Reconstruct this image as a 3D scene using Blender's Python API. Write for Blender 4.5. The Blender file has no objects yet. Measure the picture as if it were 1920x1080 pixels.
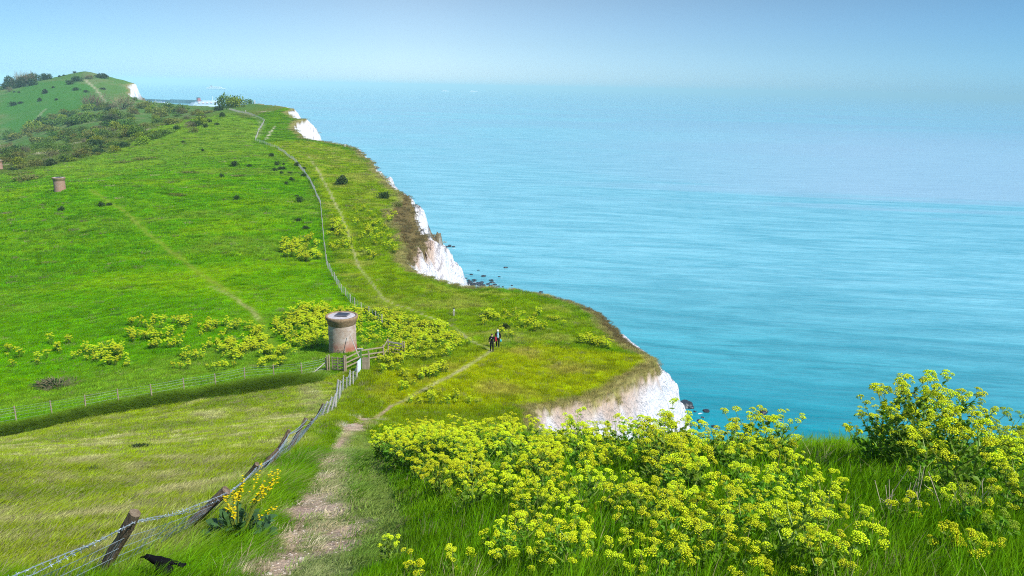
import bpy, bmesh, math, random
import numpy as np
from mathutils import Vector, Matrix
random.seed(7); RNG = np.random.default_rng(11)
S = bpy.context.scene; COL = S.collection
H = 92.0                      # eye height above the sea
FPX, PITCH, ROLL = 1440.0, math.radians(14.67), math.radians(1.1)

# ---------------------------------------------------------------- camera
def cam_axes():
    Rw = np.array([1., 0, 0]); Fw = np.array([0, math.cos(PITCH), -math.sin(PITCH)])
    Uw = np.array([0, math.sin(PITCH), math.cos(PITCH)])
    r = math.cos(ROLL)*Rw + math.sin(ROLL)*Uw; u = -math.sin(ROLL)*Rw + math.cos(ROLL)*Uw
    return r, u, Fw
CR, CU, CF = cam_axes()
def ray(px, py):
    d = CF + CR*((px-960)/FPX) + CU*((540-py)/FPX)
    return d/d[1]             # per metre of forward distance
def atY(px, py, Y): return ray(px, py)*Y + np.array([0, 0, H])
def atZ(px, py, z):           # z relative to the eye
    d = ray(px, py); return d*(z/d[2]) + np.array([0, 0, H])
def proj(p):
    q = np.asarray(p, float) - np.array([0, 0, H]); w = q@CF
    return 960+FPX*(q@CR)/w, 540-FPX*(q@CU)/w
cam = bpy.data.objects.new('camera', bpy.data.cameras.new('camera')); COL.objects.link(cam)
M = Matrix.Identity(4)
for i in range(3): M[i][0], M[i][1], M[i][2] = CR[i], CU[i], -CF[i]
M[2][3] = H; cam.matrix_world = M
cam.data.sensor_width = 36; cam.data.lens = FPX/1920*36; cam.data.clip_start = .1; cam.data.clip_end = 120000
S.camera = cam

# ---------------------------------------------------------------- noise
def _hash(ix, iy, seed):
    h = (ix.astype(np.int64)*374761393 + iy.astype(np.int64)*668265263 + seed*1442695041) & 0xffffffff
    h = ((h ^ (h >> 13))*1274126177) & 0xffffffff
    return ((h ^ (h >> 16)) & 0xffff)/65535.0
def vnoise(x, y, seed=0):
    x = np.asarray(x, float); y = np.asarray(y, float)
    ix = np.floor(x); iy = np.floor(y); fx = x-ix; fy = y-iy
    fx = fx*fx*fx*(fx*(fx*6-15)+10); fy = fy*fy*fy*(fy*(fy*6-15)+10)
    a = _hash(ix, iy, seed); b = _hash(ix+1, iy, seed); c = _hash(ix, iy+1, seed); d = _hash(ix+1, iy+1, seed)
    return (a*(1-fx)+b*fx)*(1-fy)+(c*(1-fx)+d*fx)*fy*1.0
def fbm(x, y, seed=0, o=4):
    s = 0; a = 1; t = 0
    for k in range(o):
        s = s+a*(vnoise(x*2**k+17.3*k, y*2**k-9.1*k, seed+k)-.5); t += a; a *= .5
    return s/t*2
def sstep(a, b, x):
    t = np.clip((x-a)/(b-a), 0, 1); return t*t*(3-2*t)

# ---------------------------------------------------------------- terrain top surface: spline through surveyed points
CP = []
def cy(px, py, Y): CP.append(atY(px, py, Y))
def cz(px, py, z): CP.append(atZ(px, py, z))
def cw(x, y, z): CP.append(np.array([x, y, z+H]))
for a in [(600,1080,7.6),(250,1085,7.2),(0,1085,7.6),(0,1000,11.5),(100,960,14.3),(300,900,19.5),(0,880,21),(300,830,31),(0,838,33),(500,785,43),(250,795,42),
          (0,815,46.5),(100,795,48.5),(0,790,50.5),(200,757,53),(400,722,55.5),(560,700,58),
          (600,1000,10.6),(620,900,17.5),(640,835,29),(660,790,40),(740,757,50),(800,727,54.5),(860,692,60),(920,660,66.5),
          (340,997,10.4),(445,920,15.2),(520,862,21.5),(575,815,30),(605,785,38),(632,755,47),(660,722,54.5),(690,692,58.5),
          (1000,1080,5.6),(1500,1080,5.0),(1900,1080,4.8),(720,1000,10),(850,1000,8.6),(1000,960,8.8),(1000,893,12.3),(1000,858,16.2),(950,830,20.8),
          (820,840,20.3),(740,862,21),(700,900,16),(700,800,34),(1300,908,9.7),(1300,872,12.8),(1500,910,8.6),(1500,860,12.1),(1800,912,8.5),(1800,864,11.8),(1920,868,11.6),
          (1000,735,57.5),(1100,715,61),(1200,690,65),(1000,700,62.8),(1100,670,68.5),(1000,650,73),(950,622,78),(1100,612,83),(1050,572,93),(950,560,97),(850,580,91),
          (850,545,99.5),(760,517,103),(700,562,93),(800,640,74),(740,640,71),(645,658,63),(560,640,69),(300,640,71),(100,650,71),(0,700,62),(0,600,82)]: cy(*a)
for a in [(0,470,-27.5),(0,540,-27),(200,470,-26.5),(200,550,-26),(400,550,-25.5),(400,470,-25.5),(300,390,-25.5),(113,359,-25.5),(20,380,-27.5),(0,317,-30.5),(0,345,-29.5),(500,400,-25.5),(500,340,-25),(400,300,-24.5),
          (300,310,-26),(200,318,-28),(100,318,-29.5),(500,300,-24.2),(600,400,-26),(600,480,-26),(560,330,-25.2),(700,460,-26.5),(680,400,-26.5),(640,330,-26),(600,285,-24.8),
          (500,268,-23),(430,208,-17.5),(380,225,-18.5),(340,245,-20.5),(480,232,-20),(560,258,-23.5),(520,225,-18.5),(470,195,-15),
          (620,540,-25.8),(560,520,-26),(640,600,-24.8),(250,275,-26),(150,300,-29)]: cz(*a)
for a in [(300,224,500),(250,230,480),(180,250,450),(100,275,400),(40,285,370),(0,298,340),(130,235,520),(200,212,560),(335,214,520),(270,207,600),(310,219,560),(365,218,470),(400,215,455),
          (190,197,700),(110,222,640),(60,250,590),(0,268,560),(160,132,950),(175,137,950),(140,138,945),(115,145,930),(90,151,915),(60,153,900),(20,167,860),(0,176,830),(100,180,780),(40,215,690),(0,230,660),(160,165,830),(200,145,930),(230,149,930),(250,170,890),
          (270,180,870),(232,152,950)]: cy(*a)
for a in [(0,0,-1.68),(8,0,-2.6),(-8,0,-2.2),(0,-20,5),(20,-20,4),(-30,-20,3),(-25,5,-7),(-45,25,-16),(14,8,-6),(0,31,-15.5),(4,30,-16),(-2,42,-20.4),(3,45,-21.5),(-70,50,-25),(-120,90,-30),
          (40,60,-26),(40,100,-28),(30,200,-28),(-330,300,-40),(-500,500,-50),(-700,800,-20),(-600,1200,-45),(-300,1200,-45),(-900,1300,-40),(-100,800,-30),(-660,980,-16),(-560,1060,-14),(-430,1080,-30),(-700,860,-24)]: cw(*a)
CP = np.array(CP)
def warp(x, y):
    r = np.maximum(y+16, 2.0); return x/r*1.3, np.log(r)
def _k(d2): return np.where(d2 > 1e-12, d2*np.log(np.maximum(d2, 1e-12))*.5, 0)
_u, _v = warp(CP[:, 0], CP[:, 1]); _n = len(CP)
_A = np.zeros((_n+3, _n+3)); _A[:_n, :_n] = _k((_u[:, None]-_u)**2+(_v[:, None]-_v)**2) + np.eye(_n)*2.5e-4
_P = np.stack([np.ones(_n), _u, _v], 1); _A[:_n, _n:] = _P; _A[_n:, :_n] = _P.T
# scale-free target: height over range
_W = np.linalg.solve(_A, np.concatenate([(CP[:, 2]-H)/(CP[:, 1]+16+1e-9)*1.0 if False else (CP[:, 2]-H), np.zeros(3)]))
def top(x, y):
    x = np.asarray(x, float).ravel(); y = np.asarray(y, float).ravel(); out = np.empty(len(x))
    for i in range(0, len(x), 40000):
        u, v = warp(x[i:i+40000], y[i:i+40000])
        out[i:i+40000] = _k((u[:, None]-_u)**2+(v[:, None]-_v)**2)@_W[:_n] + _W[_n]+_W[_n+1]*u+_W[_n+2]*v
    return out+H

# ---------------------------------------------------------------- coast line: plan polyline, shoulder width, face slope
CO = []
def kx(x, y, roll=.4, sl=2.2): CO.append((x, y, roll, sl))
def kp(px, py, z, roll=.4, sl=2.2):
    p = atZ(px, py, z); CO.append((p[0], p[1], roll, sl))
kx(60,-60); kx(15,-8,2); kx(9.5,4,1.5); kx(7.9,9,1.2); kx(7.0,13.4,.8); kx(5.4,17.5,.7); kx(4.6,24,.5); kx(3.6,32,.5); kx(2.4,40,.5); kx(1.4,47,.4)
for a in [(1000,775,-23.6,.3,2.2),(1060,754,-23.8,.3,2.2),(1100,742,-23.9,.3,2.2),(1150,722,-24.1,.4,2),(1200,702,-24.3,.4,2.3),(1217,688,-24.5,.5,2.6),(1205,668,-24.9,.7,1.9),(1170,654,-25.3,2.0,.95),(1138,630,-25.9,3.2,.85),
          (1102,592,-26.6,3.0,.9),(1060,567,-27,3,2),(1000,551,-27.2,2,2),(940,544,-27.2,1.5,2),(865,543,-27.1,1,2),(800,534,-26.8,1,2),(768,517,-26.3,.6,2),(758,490,-26.6,.8,2),(752,455,-26.7,3,1.8),(735,420,-26.7,7,1.5),(724,395,-26.6,8,1.5),
          (745,383,-26.6,5,1.6),(757,374,-26.6,3,1.8),(735,352,-26.6,1,2),(705,318,-26.5,1,2),(688,300,-26.2,1.5,2),(662,283,-25.8,2,1.8),(645,272,-25,1.5,2),(610,267,-24.3,1,2),
          (575,260,-23.8,1,2),(546,250,-23.3,1,2),(548,243,-22.6,1,2),(576,236,-21.7,1,1.5),(563,234,-21,1,2),(542,229,-20,1,2),(538,221,-19,1,2),(546,214,-18,1,1.6),(530,207,-17.2,1,2),(500,203,-16.5,1,2),(488,196,-15.3,1.5,2),(470,190,-14.5,2,2)]: kp(*a)
for a in [(-235,640),(-300,740),(-385,800),(-428,868),(-432,890),(-450,905),(-447,935),(-470,960),(-620,1300),(-1500,1600)]: kx(*a, 1, 2)
CO = np.array(CO)
# resample finely, add small indentations
def resample(P, step0=.25):
    out = []
    for a, b in zip(P[:-1], P[1:]):
        d = math.hypot(*(b[:2]-a[:2])); r = max(1, .5*(math.hypot(*a[:2])+math.hypot(*b[:2])))
        n = max(1, int(d/max(.3, r*.008)))
        n = min(n, 60)
        for k in range(n): out.append(a+(b-a)*k/n)
    out.append(P[-1]); return np.array(out)
CS = resample(CO)
for _ in range(2): CS[1:-1] = .25*CS[:-2]+.5*CS[1:-1]+.25*CS[2:]
_t = np.concatenate([[0], np.cumsum(np.hypot(*np.diff(CS[:, :2], axis=0).T))])
_nrm = np.gradient(CS[:, :2], axis=0); _nrm = np.stack([_nrm[:, 1], -_nrm[:, 0]], 1)/np.maximum(1e-6, np.hypot(*_nrm.T))[:, None]
_amp = np.clip(np.hypot(CS[:, 0], CS[:, 1])*.012, .12, 3)*np.where(CS[:, 1] < 30, .3, 1)
CS[:, :2] += _nrm*(_amp*fbm(_t/np.maximum(2, _amp*9), _t*0, 5, 3))[:, None]
CZ = top(CS[:, 0], CS[:, 1])
POLY = np.concatenate([CS[:, :2], [[-6000, 1600], [-6000, -400], [60, -400]]])
POLY0 = None
def inside(x, y, P):
    c = np.zeros(len(x), bool); n = len(P); j = n-1
    for i in range(n):
        xi, yi = P[i]; xj, yj = P[j]; j = i
        if yi == yj: continue
        m = (yi > y) != (yj > y)
        if not m.any(): continue
        c ^= m & (x < (xj-xi)*(y-yi)/(yj-yi)+xi)
    return c
def linedist(x, y, P):        # distance to a polyline, index+fraction of the nearest point
    best = np.full(len(x), 1e18); bt = np.zeros(len(x))
    for i in range(len(P)-1):
        ax, ay = P[i][:2]; dx, dy = P[i+1][0]-ax, P[i+1][1]-ay; L = dx*dx+dy*dy+1e-12
        t = np.clip(((x-ax)*dx+(y-ay)*dy)/L, 0, 1); d = (x-ax-t*dx)**2+(y-ay-t*dy)**2
        m = d < best; best[m] = d[m]; bt[m] = i+t[m]
    return np.sqrt(best), bt
_k0 = np.linspace(0, len(CS)-1, 60).astype(int); POLY0 = np.concatenate([CS[_k0, :2], POLY[-3:]])
def coast(x, y):              # signed distance (land positive), arc length, shoulder, slope, edge height
    d, bt = linedist(x, y, CS[_k0]); bt = np.interp(bt, np.arange(60), _k0); ins = inside(x, y, POLY0)
    m = np.nonzero(d < .2*np.hypot(x, y)+9)[0]
    if len(m): d[m], bt[m] = linedist(x[m], y[m], CS); ins[m] = inside(x[m], y[m], POLY)
    i = np.minimum(bt.astype(int), len(CS)-2); f = bt-i
    g = lambda a: a[i]*(1-f)+a[i+1]*f
    return np.where(ins, d, -d), g(_t), g(CS[:, 2]), g(CS[:, 3]), g(CZ)
BANK = np.array([atY(-200,850,44)[:2], atY(0,812,46.6)[:2], atY(200,778,49.2)[:2], atY(400,744,51.6)[:2], atY(520,724,53.8)[:2], atY(590,708,56)[:2]])
def height(x, y, full=False):
    x = np.asarray(x, float).ravel(); y = np.asarray(y, float).ravel()
    r = np.hypot(x, y); T = top(x, y)
    # rolls, hummocks and sheep terraces of the turf
    T = T + fbm(x/9, y/9, 21, 3)*np.clip(r*.004, .03, .5) + fbm(x/1.6, y/1.6, 31, 3)*np.clip(r*.0016, .03, .16)
    T = T + np.where(y > 85, fbm(x/14, y/3.2, 41, 3)*.22, 0)*sstep(85, 130, y)
    near = (y > 35) & (y < 62) & (x < -8)
    if near.any():
        d, bt = linedist(x[near], y[near], BANK); i = np.minimum(bt.astype(int), len(BANK)-2)
        dx = BANK[i+1]-BANK[i]; side = np.sign(dx[:, 0]*(y[near]-BANK[i, 1])-dx[:, 1]*(x[near]-BANK[i, 0]))
        fade = 1-sstep(4.2, 4.9, bt)
        T[near] += fade*.42*sstep(-.55, .55, side*d)*(1-sstep(2.5, 9, side*d))
    s, t, roll, sl, ez = coast(x, y)
    a = np.maximum(-s, 0)
    g = (1-2*np.abs(fbm(t/4.0, a/12, 51, 4)))*1.3-.5+fbm(t/1.1, a/1.5, 61, 3)*.8
    a2 = np.maximum(0, a+np.clip(a*.25, 0, 1)*g*np.clip(r/70, .5, 2.5))
    drop = np.where(a2 < roll, .42*a2**2/np.maximum(roll, .1)+.25*a2, .67*roll+sl*np.minimum(a2-roll, 5)+np.maximum(sl, 2.7)*np.maximum(a2-roll-5, 0))
    low = T-ez
    z = np.where(s > 0, T, ez+np.where(np.abs(low) < 1.5, low, np.sign(low)*1.5)*np.exp(-a)-drop)
    # soft crumble right at the lip
    z = np.maximum(z, -14.0)
    return (z, s, t, roll, a) if full else z
def hz(x, y): return float(height(np.array([x]), np.array([y]))[0])
_YS = np.concatenate([np.exp(np.linspace(math.log(2.5), math.log(1400), 1500))])
def hit(px, py, lift=0.0):    # first point of the terrain seen along this bearing
    d = ray(px, py); X = d[0]*_YS; Z = H+d[2]*_YS-lift
    hh = height(X, _YS); m = np.nonzero(Z < hh)[0]
    m = m[m > 0] if len(m) else m
    if len(m) == 0: return None
    i = m[0]; a = Z[i-1]-hh[i-1]; b = Z[i]-hh[i]; f = a/(a-b+1e-12)
    Y = _YS[i-1]+(_YS[i]-_YS[i-1])*f; x = d[0]*Y
    return np.array([x, Y, hz(x, Y)])
def hitv(pts): return np.array([hit(*p) for p in pts])

def seen(px, py, ymax=1e9):   # the terrain just at, or below, this bearing
    for k in range(0, 90, 2):
        h = hit(px, py+k)
        if h is not None and h[1] < ymax: return h
    return None
# ---------------------------------------------------------------- tagging and linking
def tag(o, label=None, cat=None, group=None, kind=None):
    for k, v in (('label', label), ('category', cat), ('group', group), ('kind', kind)):
        if v: o[k] = v
    return o
def link(name, me, parent=None, mat=None, loc=None):
    o = bpy.data.objects.new(name, me); COL.objects.link(o)
    if parent is not None: o.parent = parent
    if loc is not None: o.location = loc
    if mat is not None and me is not None and not me.materials: me.materials.append(mat)
    return o
def empty(name, loc, rz=0, label=None, cat=None, group=None):
    o = bpy.data.objects.new(name, None); COL.objects.link(o); o.location = loc; o.rotation_euler = (0, 0, rz)
    o.empty_display_size = .2
    return tag(o, label, cat, group)
def npmesh(name, V, F, smooth=True):
    """F: list of equal-length index arrays (tri or quad)"""
    me = bpy.data.meshes.new(name); V = np.asarray(V, np.float32); F = np.asarray(F, np.int32)
    n, k = F.shape
    me.vertices.add(len(V)); me.vertices.foreach_set('co', V.ravel())
    me.loops.add(n*k); me.loops.foreach_set('vertex_index', F.ravel())
    me.polygons.add(n); me.polygons.foreach_set('loop_start', np.arange(0, n*k, k, dtype=np.int32))
    me.polygons.foreach_set('use_smooth', np.full(n, smooth))
    me.update(calc_edges=True); return me
def setcol(me, name, C):
    a = me.color_attributes.new(name, 'FLOAT_COLOR', 'POINT'); C = np.asarray(C, np.float32)
    if C.shape[1] == 3: C = np.concatenate([C, np.ones((len(C), 1), np.float32)], 1)
    a.data.foreach_set('color', C.ravel())

# ---------------------------------------------------------------- node helpers
class NT:
    def __init__(s, name):
        s.m = bpy.data.materials.new(name); s.m.use_nodes = True; s.t = s.m.node_tree; s.t.nodes.clear()
        s.out = s.t.nodes.new('ShaderNodeOutputMaterial')
    def n(s, ty, **kw):
        nd = s.t.nodes.new('ShaderNode'+ty); ins = kw.pop('i', {})
        for k, v in kw.items(): setattr(nd, k, v)
        for k, v in ins.items(): s.set(nd.inputs[k], v)
        return nd
    def set(s, sock, v):
        if isinstance(v, bpy.types.NodeSocket): s.t.links.new(v, sock)
        elif isinstance(v, bpy.types.Node): s.t.links.new(v.outputs[0], sock)
        else:
            if hasattr(sock.default_value, '__len__') and len(sock.default_value) == 4 and len(v) == 3: v = (*v, 1)
            sock.default_value = v
    def noise(s, vec, scale, detail=4, rough=.55, dist=0):
        return s.n('TexNoise', i={'Vector': vec, 'Scale': scale, 'Detail': detail, 'Roughness': rough, 'Distortion': dist}).outputs['Fac']
    def ramp(s, fac, *stops):
        r = s.n('ValToRGB', i={'Fac': fac}); e = r.color_ramp.elements
        while len(e) < len(stops): e.new(.5)
        for q, (p, c) in zip(e, stops): q.position = p; q.color = (*c, 1) if len(c) == 3 else c
        return r.outputs['Color']
    def mr(s, v, a, b, c, d): return s.n('MapRange', i={0: v, 1: a, 2: b, 3: c, 4: d}).outputs[0]
    def math(s, op, a, b=0.0): return s.n('Math', operation=op, i={0: a, 1: b}).outputs[0]
    def mix(s, f, a, b, mode='MIX'):
        nd = s.t.nodes.new('ShaderNodeMix'); nd.data_type = 'RGBA'; nd.blend_type = mode
        s.set(nd.inputs[0], f); s.set(nd.inputs[6], a); s.set(nd.inputs[7], b); return nd.outputs[2]
    def hsv(s, c, h=.5, sa=1.0, v=1.0): return s.n('HueSaturation', i={'Color': c, 'Hue': h, 'Saturation': sa, 'Value': v}).outputs[0]
    def attr(s, name, ty='GEOMETRY'): return s.n('Attribute', attribute_name=name, attribute_type=ty)
    def vmul(s, v, k): return s.n('VectorMath', operation='MULTIPLY', i={0: v, 1: k}).outputs[0]
    def pos(s): return s.n('NewGeometry').outputs['Position']
    def obj(s): return s.n('TexCoord').outputs['Object']
    def rnd(s): return s.n('ObjectInfo').outputs['Random']
    def bump(s, h, st=.5, d=.1): return s.n('Bump', i={'Height': h, 'Strength': st, 'Distance': d}).outputs[0]
    def princ(s, col, rough=.8, normal=None, spec=.3, **kw):
        b = s.n('BsdfPrincipled', i={'Base Color': col, 'Roughness': rough, 'Specular IOR Level': spec})
        if normal is not None: s.set(b.inputs['Normal'], normal)
        for k, v in kw.items(): s.set(b.inputs[k.replace('_', ' ')], v)
        return b
    def done(s, sh): s.t.links.new(sh.outputs[0] if isinstance(sh, bpy.types.Node) else sh, s.out.inputs[0]); return s.m
    def leaf(s, col, tr=.35, rough=.55, spec=.25):     # thin leaf: reflects and lets light through
        a = s.princ(col, rough, spec=spec); b = s.n('BsdfTranslucent', i={'Color': col})
        return s.done(s.n('MixShader', i={0: tr, 1: a.outputs[0], 2: b.outputs[0]}))
def simple(name, col, rough=.8, spec=.3, var=.15, scale=20, bump=.2, bd=.01, metal=0.0):
    t = NT(name); p = t.obj(); n = t.noise(p, scale, 5)
    c = t.hsv(col, v=t.mr(n, .3, .7, 1-var, 1+var))
    return t.done(t.princ(c, rough, t.bump(n, bump, bd), spec, Metallic=metal))

# ---------------------------------------------------------------- where what grows: plan outlines of the ground cover
def plan(px, ymax=1e9): return np.array([h[:2] for h in (seen(*p, ymax) for p in px) if h is not None])
ZP = dict(
    strip=plan([(500,268),(590,340),(612,440),(640,550),(720,605),(800,640),(885,650),(940,655),(1000,640),(1190,660),(1120,600),(1000,553),(870,547),(770,520),(750,455),(720,395),(750,375),(700,318),(655,283),(610,270),(560,262)]),
    prom=plan([(700,690),(800,690),(920,662),(1000,640),(1215,670),(1218,690),(1130,730),(1010,770),(900,765),(760,765),(700,740)]),
    field=plan([(0,812),(200,778),(400,744),(600,705),(640,700),(600,790),(520,870),(430,935),(340,1003),(180,1090),(-300,1090),(-300,850)]),
    lush=plan([(0,330),(430,212),(490,240),(480,265),(560,320),(605,400),(612,500),(665,577),(720,610),(690,690),(610,700),(400,735),(0,800),(-250,840),(-250,400)]),
    far=plan([(0,262),(60,245),(110,215),(190,192),(180,165),(150,150),(60,150),(0,180)]),
)
WAY = [  # trodden lines: points, half width, colour strength, colour
    (hitv([(600,1110),(612,1000),(622,930),(632,880),(640,835),(655,805)]), .38, .55, (.41,.35,.20)),
    (hitv([(500,1100),(545,1040),(560,960),(575,920),(600,880),(628,840),(655,805),(690,788),(735,760)]), .15, .8, (.42,.28,.20)),
    (hitv([(715,1060),(716,960),(700,880),(680,830),(665,800)]), .42, .35, (.27,.25,.11)),
    (hitv([(735,760),(780,738),(830,712),(870,690),(905,668),(922,657),(900,648),(885,640),(850,612),(780,583),(720,562),(700,535),(672,500),(662,470),(652,435),(640,405),(625,375),(600,325),(578,292)]), .20, .62, (.36,.32,.19)),
    (hitv([(578,292),(560,283),(530,276)]), .35, .5, (.2,.2,.08)),
    (hitv([(497,262),(505,250),(515,237)]), .45, .8, (.55,.48,.36)),
    (hitv([(170,355),(200,375),(240,402),(300,455),(370,510),(430,550),(470,580),(490,605),(515,650)]), .5, .65, (.20,.26,.03)),
    (hitv([(395,538),(430,553),(468,578),(485,600)]), .3, .5, (.30,.29,.12)),
    (hitv([(590,700),(575,720),(585,750),(600,770)]), .9, .35, (.33,.31,.17)),
    (hitv([(160,150),(178,165),(190,180),(200,195)]), 1.6, .7, (.34,.32,.2)),
    (hitv([(85,205),(70,222),(55,235)]), 1.3, .5, (.3,.3,.18)),
    (hitv([(480,258),(492,232),(470,215),(432,205)]), 1.2, .4, (.28,.27,.16)),
]
PATCH = [hit(*p)[:2] for p in [(545,1010),(520,1040),(548,965),(600,900),(585,935),(555,1045),(500,1070),(605,870),(660,800),(690,790),(590,960),(640,1000),(620,1030)]]
def mixc(C, col, w): return C*(1-w[:, None])+np.array(col)*w[:, None]
def soft(x, y, P, w):         # 0..1 inside an outline with an uneven edge
    d, _ = linedist(x, y, np.concatenate([P, P[:1]])); sg = np.where(inside(x, y, P), d, -d)
    return sstep(-1, 1, (sg+w*1.2*fbm(x/(w*3), y/(w*3), 77, 3))/w)
def cover(x, y, z, s, roll, a):
    """true surface colour of the land, chalk share, trodden share"""
    r = np.hypot(x, y); n = len(x)
    n1 = fbm(x/6, y/4, 101); n2 = fbm(x/1.3, y/.9, 102); n3 = fbm(x/25, y/14, 103); n4 = fbm(x/.45, y/.35, 104)
    C = np.tile(np.array([.075, .175, .003]), (n, 1))
    C = mixc(C, (.105, .21, .005), sstep(-.2, .5, n1)*.7)
    C = mixc(C, (.155, .21, .004), sstep(24, 38, y+3*n1)*(y < 70))
    w = soft(x, y, ZP['strip'], 1.5); C = mixc(C, (.155, .235, .003), w); C = mixc(C, (.22, .25, .03), w*sstep(.0, .5, n1+n3*.6))
    C = mixc(C, (.085, .14, .002), w*sstep(.25, .6, n2)*.5)
    w = soft(x, y, ZP['prom'], 1.2); C = mixc(C, (.25, .285, .002), w); C = mixc(C, (.27, .24, .04), w*sstep(.05, .5, n1)*.8); C = mixc(C, (.12, .155, .002), w*sstep(.1, .5, -n2+.3*n3)*.6)
    w = soft(x, y, ZP['field'], .8); C = mixc(C, (.20, .26, .008), w); C = mixc(C, (.33, .31, .12), w*sstep(.0, .45, n2*.6+n1*.6)); C = mixc(C, (.14, .20, .008), w*sstep(.05, .5, -n1-.3*n2+.2*n3))
    w = soft(x, y, ZP['lush'], 1.0); C = mixc(C, (.095, .235, .0005), w); C = mixc(C, (.155, .28, .001), w*sstep(-.1, .5, n3)); C = mixc(C, (.16, .23, .02), w*sstep(.1, .5, fbm(x/38, y/20, 109))*.55); C = mixc(C, (.05, .15, .0005), w*sstep(.15, .55, n2*.7+n1*.5)*.75)
    dry = fbm(x/11, y/5, 108); C = mixc(C, (.12, .16, .025), w*sstep(.35, .6, dry)*.6*sstep(140, 250, r))
    C = mixc(C, (.14, .22, .02), w*sstep(200, 330, r)*.7)
    fa = sstep(430, 560, r)*(x < -150); C = mixc(C, (.075, .15, .03), fa); C = mixc(C, (.15, .17, .07), fa*sstep(.0, .4, n3+.4*n1)*.6)
    w = soft(x, y, ZP['far'], 8); C = mixc(C, (.045, .15, .02), w*.8)
    # scrub ground of the valley
    w = sstep(260, 330, r)*(1-fa)*(1-soft(x, y, ZP['lush'], 3))*(x < -140); C = mixc(C, (.11, .13, .03), w*.8); C = mixc(C, (.27, .24, .15), w*sstep(.25, .45, n3))
    # dark face of the bank under the field fence
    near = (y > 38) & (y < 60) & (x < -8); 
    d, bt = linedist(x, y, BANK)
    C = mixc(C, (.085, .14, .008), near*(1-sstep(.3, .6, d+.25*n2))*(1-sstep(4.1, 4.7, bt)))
    # dry grass near the brink, brown shoulders, chalk below
    lip = np.clip(r*.017, .4, 4)
    C = mixc(C, (.24, .19, .08), (1-sstep(.1, .7, (s+lip*.5*n1+.4*n2)/lip))*.8*sstep(25, 45, r))
    C = mixc(C, (.115, .082, .030), sstep(.0, .5, a)*sstep(1.2, 3, roll))
    ch = sstep(roll*.9+.15, roll*.9+.45, a+roll*.25*n1+.45*n2+.25*n4)
    veg = sstep(.16, .34, fbm(s/9, n1*.3+x/14+y/14, 107)+.5*n1-.0)*(y > 95)*sstep(3, 7, a)*(1-sstep(11, 17, a))
    ch = ch*(1-.95*veg)
    C = mixc(C, (.13, .10, .04), sstep(.4, 1.2, a)*(ch < .5)*(r > 30))
    K = np.tile(np.array([.88, .87, .89]), (n, 1))
    K = mixc(K, (.58, .38, .24), (1-sstep(.2, 1.3, a-roll-.9*n1-.5*n2))*(r < 160)*.8)
    K = mixc(K, (.58, .47, .36), sstep(.3, .7, n1+.3*n3)*.35)
    C = C*(1-ch[:, None])+K*ch[:, None]
    tr = np.zeros(n)
    for P, hw, st, col in WAY:
        b0, b1 = P[:, :2].min(0)-8, P[:, :2].max(0)+8; m = np.nonzero((x > b0[0]) & (x < b1[0]) & (y > b0[1]) & (y < b1[1]) & (ch < .3))[0]
        if len(m) == 0: continue
        hwv = np.maximum(hw, r[m]*.0016)
        d, _ = linedist(x[m], y[m], P); w = (1-sstep(.55, 1.25, d/hwv+.25*n2[m]+.5*n4[m]*(hw < .6)))*st*np.clip(.85+.5*n1[m]+.5*n4[m], .35, 1.1)
        C[m] = mixc(C[m], col, np.clip(w, 0, 1)); tr[m] = np.maximum(tr[m], w/st*(st > .6))
    for p in PATCH:
        rr = .30+.02*p[1]; m = np.nonzero((abs(x-p[0]) < 2) & (abs(y-p[1]) < 2.5))[0]
        if len(m) == 0: continue
        d = np.hypot(x[m]-p[0], (y[m]-p[1])*.6)
        w = 1-sstep(.45, 1.0, d/rr+.6*n4[m]+.5*n2[m]); C[m] = mixc(C[m], (.50, .35, .26), w*.85); tr[m] = np.maximum(tr[m], w)
    return C, ch, tr

# ---------------------------------------------------------------- the land: one sheet on a fan grid, cut into turf, footpath and chalk by its cover
def build_land():
    y0 = -9.0; na, nr = 860, 900
    az = np.radians(np.linspace(-64, 50, na)); rr = np.exp(np.linspace(math.log(1.2), math.log(1750), nr))
    A, R = np.meshgrid(az, rr); x = (R*np.sin(A)).ravel(); y = (R*np.cos(A)).ravel()+y0
    z, s, t, roll, a = height(x, y, True)
    C, ch, tr = cover(x, y, z, s, roll, a)
    idx = np.arange(na*nr).reshape(nr, na)
    F = np.stack([idx[:-1, :-1], idx[:-1, 1:], idx[1:, 1:], idx[1:, :-1]], -1).reshape(-1, 4)
    keep = (z[F].max(1) > -8); F = F[keep]
    # shared normals so that the three pieces meet without a seam
    P = np.stack([x, y, z], 1); G = P.reshape(nr, na, 3); dr = np.gradient(G, axis=0); da = np.gradient(G, axis=1)
    N = np.cross(da, dr).reshape(-1, 3); N /= np.linalg.norm(N, axis=1)[:, None]+1e-12; N[N[:, 2] < 0] *= -1
    fch, ftr = ch[F].mean(1), tr[F].mean(1)
    kind = np.where(fch > .5, 2, np.where(ftr > .55, 1, 0))
    m = ground_mat()
    for k, name in enumerate(('grassland', 'footpath', 'chalk_cliff')):
        f = F[kind == k]; u, inv = np.unique(f, return_inverse=True); f2 = inv.reshape(f.shape)
        me = npmesh(name, P[u], f2); setcol(me, 'tint', np.concatenate([C[u], ch[u, None]], 1))
        me.normals_split_custom_set_from_vertices(N[u].astype(np.float32))
        o = link(name, me, None, m); o['kind'] = 'structure'
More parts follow.
